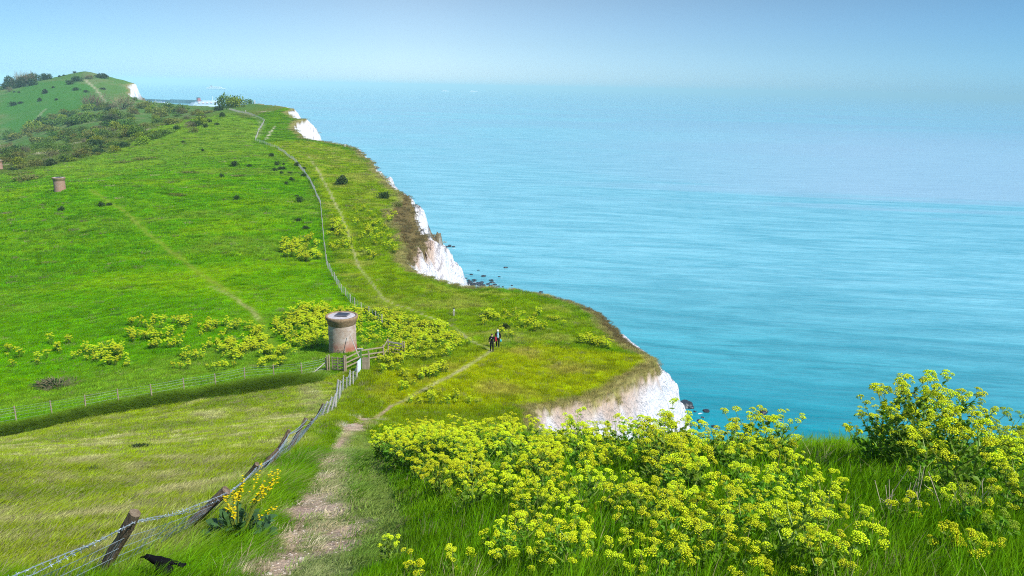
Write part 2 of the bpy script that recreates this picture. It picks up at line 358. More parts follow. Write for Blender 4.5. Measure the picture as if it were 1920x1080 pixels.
def ground_mat():
    t = NT('land'); p = t.pos(); at = t.attr('tint'); col = at.outputs['Color']; ch = at.outputs['Alpha']
    cd = t.n('CameraData').outputs['View Distance'] if False else None
    f0 = t.noise(p, 38, 4, .7); f1 = t.noise(p, 9, 5, .65); f2 = t.noise(t.vmul(p, (1, 1.4, 1)), 1.7, 5, .6); f3 = t.noise(t.vmul(p, (.7, 1.6, 1)), .35, 4, .6)
    v = t.math('MULTIPLY', t.mr(f1, .25, .75, .62, 1.38), t.mr(f2, .3, .7, .72, 1.28)); v = t.math('MULTIPLY', t.math('MULTIPLY', v, t.mr(f3, .3, .7, .85, 1.15)), t.mr(f0, .3, .7, .8, 1.2))
    g = t.hsv(col, h=t.mr(f2, .3, .7, .485, .515), v=v)
    # chalk: stained, fissured
    c1 = t.noise(t.vmul(p, (1, 1, .35)), 1.1, 7, .62, .4); c2 = t.noise(t.vmul(p, (1.3, 1.3, .25)), 4.5, 6, .65); vo = t.n('TexVoronoi', feature='DISTANCE_TO_EDGE', i={'Vector': t.vmul(p, (1, 1, .6)), 'Scale': .8}).outputs['Distance']
    cc = t.mix(t.mr(c1, .5, .72, 0, .35), col, (.68, .61, .54)); cc = t.hsv(cc, v=t.mr(c2, .25, .65, .84, 1.06)); cc = t.mix(t.mr(vo, 0, .04, .25, 0), cc, (.33, .3, .28))
    base = t.mix(ch, g, cc)
    hgt = t.mix(ch, t.math('ADD', t.math('ADD', f1, t.math('MULTIPLY', f0, .4)), t.math('MULTIPLY', f2, 3.0)), t.math('ADD', t.math('MULTIPLY', c1, 26.0), t.math('MULTIPLY', c2, 7.0)))
    return t.done(t.princ(base, .9, t.bump(hgt, .8, .12), t.math('MULTIPLY', ch, .15)))

# ---------------------------------------------------------------- sea, air, sky, sun
SUN_AZ, SUN_EL = math.radians(122), math.radians(47)
def sea_mat():
    t = NT('sea_water'); p0 = t.pos()
    p = t.n('VectorRotate', i={'Vector': p0, 'Angle': math.radians(9)}).outputs[0]
    w1 = t.noise(t.vmul(p, (.016, .085, 1)), 1, 5, .6, .35); w2 = t.noise(t.vmul(p, (.10, .42, 1)), 1, 5, .62, .3); w3 = t.noise(t.vmul(p, (.5, 1.5, 1)), 1, 4, .6)
    big = t.noise(t.vmul(p, (.0011, .0034, 1)), 1, 5, .6, .8); mid = t.noise(t.vmul(p, (.004, .02, 1)), 1, 4, .6, .4)
    c = t.mix(t.math('ADD', t.mr(w1, .40, .60, 0, .7), t.mr(w2, .38, .62, 0, .3)), (.0, .165, .20), (.008, .275, .325))
    c = t.mix(t.mr(mid, .4, .68, 0, .55), c, (.0, .165, .22))
    # paling with distance is sky reflection painted in; milky, silt-laden tongues further out
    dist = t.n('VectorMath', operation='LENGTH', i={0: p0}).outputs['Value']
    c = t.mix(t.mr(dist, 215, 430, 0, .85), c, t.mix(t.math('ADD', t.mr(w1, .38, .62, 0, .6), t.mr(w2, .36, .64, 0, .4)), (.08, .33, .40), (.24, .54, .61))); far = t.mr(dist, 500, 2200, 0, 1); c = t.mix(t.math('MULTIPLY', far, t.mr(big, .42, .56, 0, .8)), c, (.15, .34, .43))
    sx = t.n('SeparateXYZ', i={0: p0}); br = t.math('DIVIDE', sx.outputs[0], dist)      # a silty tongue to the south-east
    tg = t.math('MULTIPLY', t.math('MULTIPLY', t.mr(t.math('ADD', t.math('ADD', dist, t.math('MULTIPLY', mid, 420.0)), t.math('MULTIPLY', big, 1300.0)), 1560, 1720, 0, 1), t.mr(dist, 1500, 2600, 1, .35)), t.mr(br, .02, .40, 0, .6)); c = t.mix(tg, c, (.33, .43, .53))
    h = t.math('ADD', t.math('ADD', t.math('MULTIPLY', w1, 1.8), t.math('MULTIPLY', w2, .7)), t.math('MULTIPLY', w3, .14))
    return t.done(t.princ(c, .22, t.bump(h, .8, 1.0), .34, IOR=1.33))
def build_sea():
    rr = np.concatenate([[0], np.exp(np.linspace(math.log(60), math.log(42000), 60))]); na = 120; V = [(0, 0, 0)]; F = []
    for r in rr[1:]:
        for k in range(na): V.append((r*math.cos(2*math.pi*k/na), r*math.sin(2*math.pi*k/na), 0))
    F4 = []
    for i in range(len(rr)-2):
        for k in range(na): F4.append((1+i*na+k, 1+(i+1)*na+k, 1+(i+1)*na+(k+1) % na, 1+i*na+(k+1) % na))
    for k in range(na): F.append((0, 1+k, 1+(k+1) % na))
    me = bpy.data.meshes.new('sea'); me.from_pydata(V, [], F+F4); me.update()
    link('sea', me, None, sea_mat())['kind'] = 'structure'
def build_air():
    bm = bmesh.new(); bmesh.ops.create_cube(bm, size=1)
    lo, hi = (-43000, -43000, -16), (43000, 43000, H+40)
    for v in bm.verts: v.co = [lo[i] if v.co[i] < 0 else hi[i] for i in range(3)]
    me = bpy.data.meshes.new('haze'); bm.to_mesh(me); bm.free()
    t = NT('haze_air'); v = t.n('VolumePrincipled', i={'Color': HAZE_COL, 'Density': HAZE_DEN, 'Anisotropy': -.3})
    t.t.links.new(v.outputs[0], t.out.inputs['Volume'])
    link('haze', me, None, t.m)['kind'] = 'stuff'
HAZE_COL, HAZE_DEN = (.54, .93, 1.0), .00011
def build_sky():
    w = bpy.data.worlds.new('World'); S.world = w; w.use_nodes = True; t = w.node_tree; t.nodes.clear()
    sk = t.nodes.new('ShaderNodeTexSky'); sk.sky_type = 'NISHITA'; sk.sun_disc = False; sk.sun_elevation = SUN_EL; sk.sun_rotation = SUN_AZ
    sk.altitude = 90; sk.air_density = 1.0; sk.dust_density = .4; sk.ozone_density = 4
    bg = t.nodes.new('ShaderNodeBackground'); out = t.nodes.new('ShaderNodeOutputWorld'); bg.inputs[1].default_value = .100
    mx = t.nodes.new('ShaderNodeMix'); mx.data_type = 'RGBA'; mx.blend_type = 'MULTIPLY'; mx.inputs[0].default_value = 1; 
    tc = t.nodes.new('ShaderNodeTexCoord'); sp = t.nodes.new('ShaderNodeSeparateXYZ'); t.links.new(tc.outputs['Generated'], sp.inputs[0])
    rp = t.nodes.new('ShaderNodeValToRGB'); e = rp.color_ramp.elements; t.links.new(sp.outputs[2], rp.inputs[0]); t.links.new(rp.outputs[0], mx.inputs[7])
    while len(e) < len(SKY_TINT): e.new(.5)
    for q, (p, c) in zip(e, SKY_TINT): q.position = p; q.color = (*c, 1)
    # mostly lens vignetting painted into the sky colour: deeper to right and left
    ml = t.nodes.new('ShaderNodeMapRange'); t.links.new(sp.outputs[0], ml.inputs[0]); ml.inputs[1].default_value = -.1; ml.inputs[2].default_value = .6; ml.inputs[3].default_value = 1.0; ml.inputs[4].default_value = 1.0
    ml.inputs[3].default_value = 0.0; m2 = t.nodes.new('ShaderNodeMix'); m2.data_type = 'RGBA'; m2.blend_type = 'MULTIPLY'; t.links.new(ml.outputs[0], m2.inputs[0]); t.links.new(mx.outputs[2], m2.inputs[6]); m2.inputs[7].default_value = (.46, .75, .92, 1)
    ml2 = t.nodes.new('ShaderNodeMapRange'); t.links.new(sp.outputs[0], ml2.inputs[0]); ml2.inputs[1].default_value = -.15; ml2.inputs[2].default_value = -.6; ml2.inputs[3].default_value = 0.0; ml2.inputs[4].default_value = 1.0
    m3 = t.nodes.new('ShaderNodeMix'); m3.data_type = 'RGBA'; m3.blend_type = 'MULTIPLY'; t.links.new(ml2.outputs[0], m3.inputs[0]); t.links.new(m2.outputs[2], m3.inputs[6]); m3.inputs[7].default_value = (.56, .76, .86, 1)
    t.links.new(sk.outputs[0], mx.inputs[6]); t.links.new(m3.outputs[2], bg.inputs[0]); t.links.new(bg.outputs[0], out.inputs[0])
    L = bpy.data.lights.new('sun', 'SUN'); L.energy = 4.4; L.angle = math.radians(1.2); L.color = (1, .97, .93)
    o = bpy.data.objects.new('sun', L); COL.objects.link(o)
    d = Vector((math.sin(SUN_AZ)*math.cos(SUN_EL), math.cos(SUN_AZ)*math.cos(SUN_EL), math.sin(SUN_EL)))
    o.rotation_euler = d.to_track_quat('Z', 'Y').to_euler(); o.location = (40, -40, 160)
SKY_TINT = [(0, (.76, 1.04, 1.5)), (.05, (.72, .86, 1.08)), (.12, (.76, .75, .78)), (.5, (1.5, 1.4, 1.3))]  # bright zenith stop, above the frame, is added fill to lift shadows
S.view_settings.view_transform = 'Standard'; S.view_settings.look = 'None'; S.view_settings.exposure = .60; S.view_settings.gamma = 1
S.cycles.pixel_filter_type = 'BLACKMAN_HARRIS'; S.cycles.filter_width = 1.1; S.cycles.use_denoising = False; S.cycles.max_bounces = 6; S.cycles.transparent_max_bounces = 8; S.cycles.volume_bounces = 0
S.cycles.diffuse_bounces = 3; S.cycles.glossy_bounces = 2; S.cycles.transmission_bounces = 3
build_sky(); build_land(); build_sea(); build_air()
# ---------------------------------------------------------------- vegetation: small building blocks
class MB:                     # collects faces of one mesh
    def __init__(s): s.V = []; s.F = []; s.C = []
    def add(s, V, F, c=1.0):
        o = len(s.V); s.V += [tuple(v) for v in V]; s.F += [tuple(i+o for i in f) for f in F]; s.C += [c]*len(V)
    def tube(s, P, R, k=5, c=1.0, cap=True):
        P = [Vector(p) for p in P]; o = len(s.V)
        if not hasattr(R, '__len__'): R = [R]*len(P)
        ref = Vector((.3, .9, .2))
        for i, p in enumerate(P):
            d = (P[min(i+1, len(P)-1)]-P[max(i-1, 0)]).normalized(); a = d.cross(ref)
            if a.length < .1: a = d.cross(Vector((1, 0, 0)))
            a.normalize(); b = d.cross(a)
            for q in range(k):
                w = 2*math.pi*q/k; s.V.append(tuple(p+(a*math.cos(w)+b*math.sin(w))*R[i])); s.C.append(c)
        for i in range(len(P)-1):
            for q in range(k): s.F.append((o+i*k+q, o+i*k+(q+1) % k, o+(i+1)*k+(q+1) % k, o+(i+1)*k+q))
        if cap: s.F.append(tuple(o+q for q in range(k))[::-1]); e = o+(len(P)-1)*k; s.F.append(tuple(e+q for q in range(k)))
    def box(s, c, sz, rot=None, col=1.0):
        o = []; R = rot if rot is not None else Matrix.Identity(3); c = Vector(c)
        for x in (-.5, .5):
            for y in (-.5, .5):
                for z in (-.5, .5): o.append(c+R@Vector((x*sz[0], y*sz[1], z*sz[2])))
        s.add(o, [(0, 1, 3, 2), (4, 6, 7, 5), (0, 4, 5, 1), (2, 3, 7, 6), (0, 2, 6, 4), (1, 5, 7, 3)], col)
    def beam(s, a, b, w, h, col=1.0):
        a = Vector(a); b = Vector(b); d = b-a
        s.box((a+b)/2, (d.length, w, h), d.to_track_quat('X', 'Z').to_matrix(), col)
    def lathe(s, prof, k=32, c=1.0, cen=(0, 0)):
        o = len(s.V)
        for r, z in prof:
            for q in range(k):
                w = 2*math.pi*q/k; s.V.append((cen[0]+r*math.cos(w), cen[1]+r*math.sin(w), z)); s.C.append(c)
        for i in range(len(prof)-1):
            for q in range(k): s.F.append((o+i*k+q, o+i*k+(q+1) % k, o+(i+1)*k+(q+1) % k, o+(i+1)*k+q))
    def blob(s, c, r, c2=1.0, sq=(1, 1, 1)):
        c = Vector(c); V = [c+Vector((x*r*sq[0], y*r*sq[1], z*r*sq[2])) for x, y, z in ((1,0,0),(0,1,0),(-1,0,0),(0,-1,0),(0,0,1),(0,0,-1))]
        s.add(V, [(0,1,4),(1,2,4),(2,3,4),(3,0,4),(1,0,5),(2,1,5),(3,2,5),(0,3,5)], c2)
    def leaf(s, p, d, n, L, W, c=1.0, bend=.25):
        d = Vector(d).normalized(); n = Vector(n); sd = d.cross(n)
        if sd.length < 1e-3: sd = d.cross(Vector((.37, .6, .7)))
        sd.normalize(); n = sd.cross(d); p = Vector(p)
        s.add([p, p+d*L*.45+sd*W*.5+n*L*bend*.15, p+d*L-n*L*bend, p+d*L*.45-sd*W*.5+n*L*bend*.15], [(0, 1, 2), (0, 2, 3)], c)
    def mesh(s, name, mat, smooth=False):
        me = bpy.data.meshes.new(name); me.from_pydata(s.V, [], s.F); me.materials.append(mat)
        a = me.attributes.new('shade', 'FLOAT', 'POINT'); a.data.foreach_set('value', np.array(s.C, np.float32))
        if smooth: me.polygons.foreach_set('use_smooth', np.ones(len(s.F), bool))
        me.update(); return me
def rv(): return Vector((random.gauss(0, 1), random.gauss(0, 1), random.gauss(0, 1))).normalized()
def U(a, b): return random.uniform(a, b)

def leafmat(name, col, tr=.3, var=.2, hue=.02, rough=.5, spec=.25):
    t = NT(name); r = t.rnd(); sh = t.attr('shade').outputs['Fac']
    c = t.hsv(col, h=t.mr(r, 0, 1, .5-hue, .5+hue), v=t.math('MULTIPLY', t.mr(r, 0, 1, 1-var, 1+var), sh))
    return t.leaf(c, tr, rough, spec)
def tintmat(name, tr=.45):
    t = NT(name); r = t.rnd(); sh = t.attr('shade').outputs['Fac']; c = t.attr('tint', 'INSTANCER').outputs['Color']
    c = t.hsv(c, h=t.mr(r, 0, 1, .49, .51), v=t.math('MULTIPLY', t.mr(r, 0, 1, .8, 1.22), sh))
    return t.leaf(c, tr, .7, 0.0)
MT = dict(grass=tintmat('grass_blades'),
    petal=leafmat('yellow_flowers', (.72, .80, .02), .35, .14, .012, .7, .1), petal2=leafmat('green_flowers', (.38, .50, .03), .3, .15, .015, .7, .1),
    bright=leafmat('bright_yellow_flowers', (.80, .62, .005), .25, .1, .01, .7, .1),
    leaf=leafmat('plant_leaves', (.15, .30, .012), .45, .25), stem=leafmat('plant_stems', (.22, .30, .04), .1, .3), drystem=simple('dry_stem', (.45, .38, .26)),
    cab=leafmat('cabbage_leaves', (.055, .13, .028), .2, .15, .01, .4, .4),
    b0=leafmat('shrub_dark', (.035, .068, .012), .2, .2), b1=leafmat('shrub_green', (.10, .175, .018), .25, .2), b2=leafmat('shrub_bright', (.20, .27, .012), .3, .2), b3=leafmat('shrub_brown', (.19, .16, .08), .15, .2), b4=leafmat('shrub_olive', (.165, .185, .03), .2, .2))

def tuft(name, n, rad, h, w, lean=.35, wind=(.55, .1), mat=None, seg=3, hv=.35):
    m = MB()
    for i in range(n):
        a = U(0, 6.283); r = rad*math.sqrt(random.random()); p = Vector((r*math.cos(a), r*math.sin(a), -.03))
        hh = h*U(1-hv, 1+hv); out = Vector((math.cos(a)*U(0, 1), math.sin(a)*U(0, 1), 0))*lean+Vector((wind[0]*U(.4, 1.5), wind[1]*U(-2, 3), 0))*.5
        sd = Vector((math.cos(a+U(0, 6)), math.sin(a+U(0, 6)), 0)).normalized()*w*U(.7, 1.3)*.5; c = U(.75, 1.25)
        V = []; 
        for k in range(seg+1):
            f = k/seg; q = p+Vector((0, 0, hh*f*(1-.25*f*out.length)))+out*hh*f*f
            if k < seg: V += [q+sd*(1-f*.8), q-sd*(1-f*.8)]
            else: V.append(q)
        F = [(2*k, 2*k+1, 2*k+3, 2*k+2) for k in range(seg-1)]+[(2*seg-2, 2*seg-1, 2*seg)]
        m.add(V, F, c)
    return bpy.data.objects.new(name, m.mesh(name, mat or MT['grass']))
def scatter(name, P, rz, scl, tint, pick, protos, kind='stuff'):
    """one ground-cover object: prototypes set out over points"""
    pc = bpy.data.collections.new(name+'_kinds')
    for i, o in enumerate(protos): o.name = '%s_%02d' % (name, i); pc.objects.link(o)
    me = bpy.data.meshes.new(name); me.vertices.add(len(P)); me.vertices.foreach_set('co', np.asarray(P, np.float32).ravel())
    def put(nm, ty, key, arr):
        a = me.attributes.new(nm, ty, 'POINT'); a.data.foreach_set(key, np.asarray(arr, np.float32 if ty != 'INT' else np.int32).ravel())
    rot = rz if np.ndim(rz) == 2 else np.stack([np.zeros(len(P)), np.zeros(len(P)), rz], 1)
    put('rot', 'FLOAT_VECTOR', 'vector', rot); put('scl', 'FLOAT_VECTOR', 'vector', scl); put('pick', 'INT', 'value', pick)
    put('tint', 'FLOAT_COLOR', 'color', np.concatenate([tint, np.ones((len(P), 1))], 1))
    o = link(name, me); o['kind'] = kind
    g = bpy.data.node_groups.new(name, 'GeometryNodeTree')
    g.interface.new_socket('Geometry', in_out='INPUT', socket_type='NodeSocketGeometry'); g.interface.new_socket('Geometry', in_out='OUTPUT', socket_type='NodeSocketGeometry')
    gi = g.nodes.new('NodeGroupInput'); go = g.nodes.new('NodeGroupOutput'); ip = g.nodes.new('GeometryNodeInstanceOnPoints'); ci = g.nodes.new('GeometryNodeCollectionInfo')
    ci.inputs['Collection'].default_value = pc; ci.inputs['Separate Children'].default_value = True; ci.inputs['Reset Children'].default_value = True
    def na(nm, ty):
        n = g.nodes.new('GeometryNodeInputNamedAttribute'); n.data_type = ty; n.inputs[0].default_value = nm; return n.outputs[0]
    L = g.links.new
    L(gi.outputs[0], ip.inputs['Points']); L(ci.outputs[0], ip.inputs['Instance']); ip.inputs['Pick Instance'].default_value = True
    L(na('pick', 'INT'), ip.inputs['Instance Index']); L(na('rot', 'FLOAT_VECTOR'), ip.inputs['Rotation']); L(na('scl', 'FLOAT_VECTOR'), ip.inputs['Scale'])
    L(ip.outputs[0], go.inputs[0])
    md = o.modifiers.new('spread', 'NODES'); md.node_group = g
    return o
def land_at(x, y):
    z, s, t, roll, a = height(x, y, True); C, ch, tr = cover(x, y, z, s, roll, a); return z, s, C, ch, tr, a

def build_grass():
    # near meadow
    N = 34000; r = 1.6+25.4*RNG.random(N)**1.0; az = np.radians(RNG.uniform(-47, 44, N)); x = r*np.sin(az); y = r*np.cos(az)
    # far clumps
    N2 = 70000; r2 = np.exp(RNG.uniform(math.log(26), math.log(125), N2)); az2 = np.radians(RNG.uniform(-44, 26, N2)); x2 = r2*np.sin(az2); y2 = r2*np.cos(az2)
    N3 = 34000; r3 = np.exp(RNG.uniform(math.log(118), math.log(470), N3)); az3 = np.radians(RNG.uniform(-40, 2, N3)); x3 = r3*np.sin(az3); y3 = r3*np.cos(az3)
    x = np.concatenate([x, x2, x3]); y = np.concatenate([y, y2, y3]); zone = np.repeat([0, 1, 2], [N, N2, N3]); r = np.hypot(x, y)
    z, s, C, ch, tr, a = land_at(x, y)
    fld = soft(x, y, ZP['field'], .6); lush = soft(x, y, ZP['lush'], 1.5); right = sstep(-1.2, .4, x+.0*y)*(y < 30); prom = soft(x, y, ZP['prom'], 1)
    wayd = np.full(len(x), 99.)
    nm = np.nonzero(y < 240)[0]; kk = np.where(zone == 1, np.clip(r/65, .6, 1.5)*.42, np.where(zone == 2, np.clip(r/180, .7, 2)*.8, np.clip(r/9, .75, 1.9)*.12))
    for P, hw, st, col in WAY[:8]: d, _ = linedist(x[nm], y[nm], P); wayd[nm] = np.minimum(wayd[nm], (d-kk[nm]*(1 if hw < .3 or zone is None else .6))/hw)
    hgt = np.where(zone == 0, .15+.07*right*sstep(15, 8, r), np.where(zone == 1, .14, .22))
    hgt = hgt*(1-.62*fld)*(1-.35*((zone == 1)*lush))*(1-.12*prom)*np.clip(.38+.42*(wayd-.6)/1.2, .2, 1)
    hgt *= 1+.35*fbm(x/2.2, y/2.2, 201, 3)
    keep = (ch < .35) & (a < 40) & (RNG.random(len(x)) > tr*.85) & ((wayd > .9) | (RNG.random(len(x)) < .3))
    keep &= (zone < 2) | (RNG.random(len(x)) < .75)
    x, y, z, C, hgt, zone, fld, right, r = (q[keep] for q in (x, y, z, C, hgt, zone, fld, right, r)); n = len(x)
    T = np.minimum(C*np.where(zone == 0, np.where(right > .5, 1.6, 1.55), np.where(zone == 1, 1.95, 1.85))[:, None], .6)*RNG.uniform(.82, 1.2, (n, 1)); st = RNG.random(n) < np.where(zone == 0, .05, .03)+.22*fld; T[st] = np.array([.36, .33, .15])*RNG.uniform(.7, 1.1, (st.sum(), 1))
    dark = RNG.random(n) < .12; T[dark & ~st] *= .66
    P0 = [tuft('g', 40, .17, 1.0, .014, .20, (.30, .06), seg=4) for _ in range(4)]+[tuft('g', 26, .15, 1.0, .010, .26, (.34, .1), seg=4) for _ in range(2)]; PS = [tuft('g', 60, .19, 1.0, .013, .07, (.10, .03), hv=.6) for _ in range(5)]
    P1 = [tuft('g', 70, .42, 1.0, .03, .10, (.14, .03), hv=.6) for _ in range(4)]; P2 = [tuft('g', 60, .95, 1.0, .10, .22, (.25, .05), hv=.6) for _ in range(4)]
    pick = np.where(zone == 0, RNG.integers(0, 6, n), np.where(zone == 1, 6+RNG.integers(0, 4, n), 10+RNG.integers(0, 4, n))); pick = np.where((zone == 0) & (hgt < .13), 14+RNG.integers(0, 5, n), pick)
    k = np.where(zone == 1, np.clip(r/65, .6, 1.5), np.where(zone == 2, np.clip(r/180, .7, 2), np.clip(r/9, .75, 1.9)))
    scl = np.stack([k, k, hgt*RNG.uniform(.75, 1.3, n)], 1)
    scatter('grass', np.stack([x, y, z], 1), RNG.normal(0, .5, n), scl, T, pick, P0+P1+P2+PS)
    # matted vegetation on the face of the bank
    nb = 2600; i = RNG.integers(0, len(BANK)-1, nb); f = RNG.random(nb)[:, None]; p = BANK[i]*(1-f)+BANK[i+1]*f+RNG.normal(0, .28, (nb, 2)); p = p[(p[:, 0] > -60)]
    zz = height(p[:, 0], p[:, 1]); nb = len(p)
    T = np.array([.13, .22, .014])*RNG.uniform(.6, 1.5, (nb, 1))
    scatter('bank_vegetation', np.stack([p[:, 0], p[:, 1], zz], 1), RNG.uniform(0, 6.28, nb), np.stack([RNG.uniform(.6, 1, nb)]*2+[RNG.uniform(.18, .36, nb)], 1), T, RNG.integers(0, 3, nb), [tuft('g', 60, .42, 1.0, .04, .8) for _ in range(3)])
build_grass()

# ---------------------------------------------------------------- umbel plants (yellow-green flower domes)
def umbel(fl, stm, c, up, R, n=18, fresh=1.0):
    up = Vector(up).normalized(); a = up.cross(Vector((.2, 1, .1))).normalized(); b = up.cross(a); base = Vector(c)-up*R*1.15
    for i in range(n):
        f = (i+.5)/n; th = math.acos(1-f*.82); ph = i*2.39996+U(-.2, .2)
        d = a*math.sin(th)*math.cos(ph)+b*math.sin(th)*math.sin(ph)+up*math.cos(th)*.75
        q = Vector(c)-up*R*.55+d*R; fl.blob(q, R*U(.20, .29), U(.72, 1.2)*fresh, (1, 1, .8))
        if i % 3 == 0: stm.tube([base, q], R*.03, 3, .9, False)
def plant_protos(h, nb, spread, leafy, R=.042, green=False, umb=(3, 6)):
    st, lv, fl, fs = MB(), MB(), MB(), MB()
    lean = Vector((U(.0, .16), U(-.08, .08), 0))
    main = [Vector((0, 0, -.08)), Vector((0, 0, h*.3))+lean*h*.2, Vector((0, 0, h*.62))+lean*h*.55, Vector((0, 0, h*.9))+lean*h]
    st.tube(main, [.011, .010, .008, .005], 5)
    def along(f):
        f *= 3; i = min(2, int(f)); return main[i].lerp(main[i+1], f-i)
    for i in range(nb):
        f = .25+.75*(i+.6)/nb; p = along(f); az = i*2.4+U(-.4, .4); o = Vector((math.cos(az), math.sin(az), 0))
        L = spread*h*U(.55, 1)*(1.15-.6*f); e = p+o*L+Vector((0, 0, L*U(.7, 1.2)+.04)); mid = p.lerp(e, .5)+o*L*.12
        fs.tube([p, mid, e], [.006, .005, .003], 4, 1.0, False)
        k = random.randint(*umb)
        for j in range(k):
            d = (o*U(-.7, .9)+Vector((-o.y, o.x, 0))*U(-1, 1)+Vector((0, 0, U(.5, 1.2)))).normalized(); q = e+d*U(.05, .13)*(.7+h*.4) if j else e+Vector((0, 0, .04))
            fs.tube([e, q], .0025, 3, 1.0, False); umbel(fl, fs, q, (d+Vector((0, 0, 1.2))), R*U(.6, 1.2))
        for j in range(int(2*leafy)):
            q = p.lerp(e, U(0, .8))
            for m in range(3):
                dd = (o*U(.2, 1)+Vector((0, 0, U(-.2, .6)))+rv()*.6); lv.leaf(q, dd, (0, 0, 1), U(.05, .085), U(.035, .06), U(.75, 1.25))
    for i in range(int(16*leafy)):   # basal and stem leaves: petiole with leaflets
        az = U(0, 6.28); p = along(U(0, .55)); L = U(.10, .28)*(.6+.5*h); o = Vector((math.cos(az), math.sin(az), U(.15, 1.1))).normalized(); e = p+o*L
        st.tube([p, e], .003, 3, 1.0, False)
        for m in range(6):
            q = p.lerp(e, .5+.1*m); lv.leaf(q, o+rv()*.9, (0, 0, 1), U(.05, .10), U(.035, .065), U(.75, 1.25))
    nf = len(fl.F); fl.add(fs.V, fs.F, 1.0); me = fl.mesh('flowering_shoots', MT['petal2' if green else 'petal']); me.materials.append(MT['stem'])
    me.polygons.foreach_set('material_index', (np.arange(len(fl.F)) >= nf).astype(np.int32))
    return st.mesh('stem', MT['stem']), lv.mesh('leaves', MT['leaf']), me
PK = dict(mid=[plant_protos(U(.55, .80), random.randint(7, 10), .50, 1.8, .040, False, (3, 5)) for _ in range(7)],
          low=[plant_protos(U(.42, .58), random.randint(3, 5), .46, 1.0, .042, False, (3, 5)) for _ in range(4)],
          tall=[plant_protos(U(.98, 1.12), random.randint(11, 14), .42, 3.4, .040, False, (4, 6)) for _ in range(4)],
          slim=[plant_protos(U(.85, 1.0), 5, .34, .8, .042, True) for _ in range(3)],
          green=[plant_protos(U(.55, .7), 5, .4, 1.6, .036, True) for _ in range(2)])
def put_plant(kind, x, y, label, group, s=1.0, z=None):
    ms = random.choice(PK[kind]); o = empty('flowering_plant', (x, y, hz(x, y) if z is None else z), U(-1.2, 1.2), label, 'plant', group); o.scale = (s, s, s*U(.93, 1.07))
    for n, m in zip(('stem', 'leaves', 'flowering_shoots'), ms): link(n, m, o)
    return o
def in_poly(px, n, mind=0.0, ymax=1e9):
    P = plan(px, ymax); lo, hi = P.min(0), P.max(0); out = []; tries = 0
    while len(out) < n and tries < 60:
        q = RNG.uniform(lo, hi, (n*3, 2)); q = q[inside(q[:, 0], q[:, 1], P)]; tries += 1
        for p in q:
            if len(out) >= n: break
            if mind and any((p[0]-o[0])**2+(p[1]-o[1])**2 < mind*mind for o in out): continue
            out.append(p)
    return np.array(out)
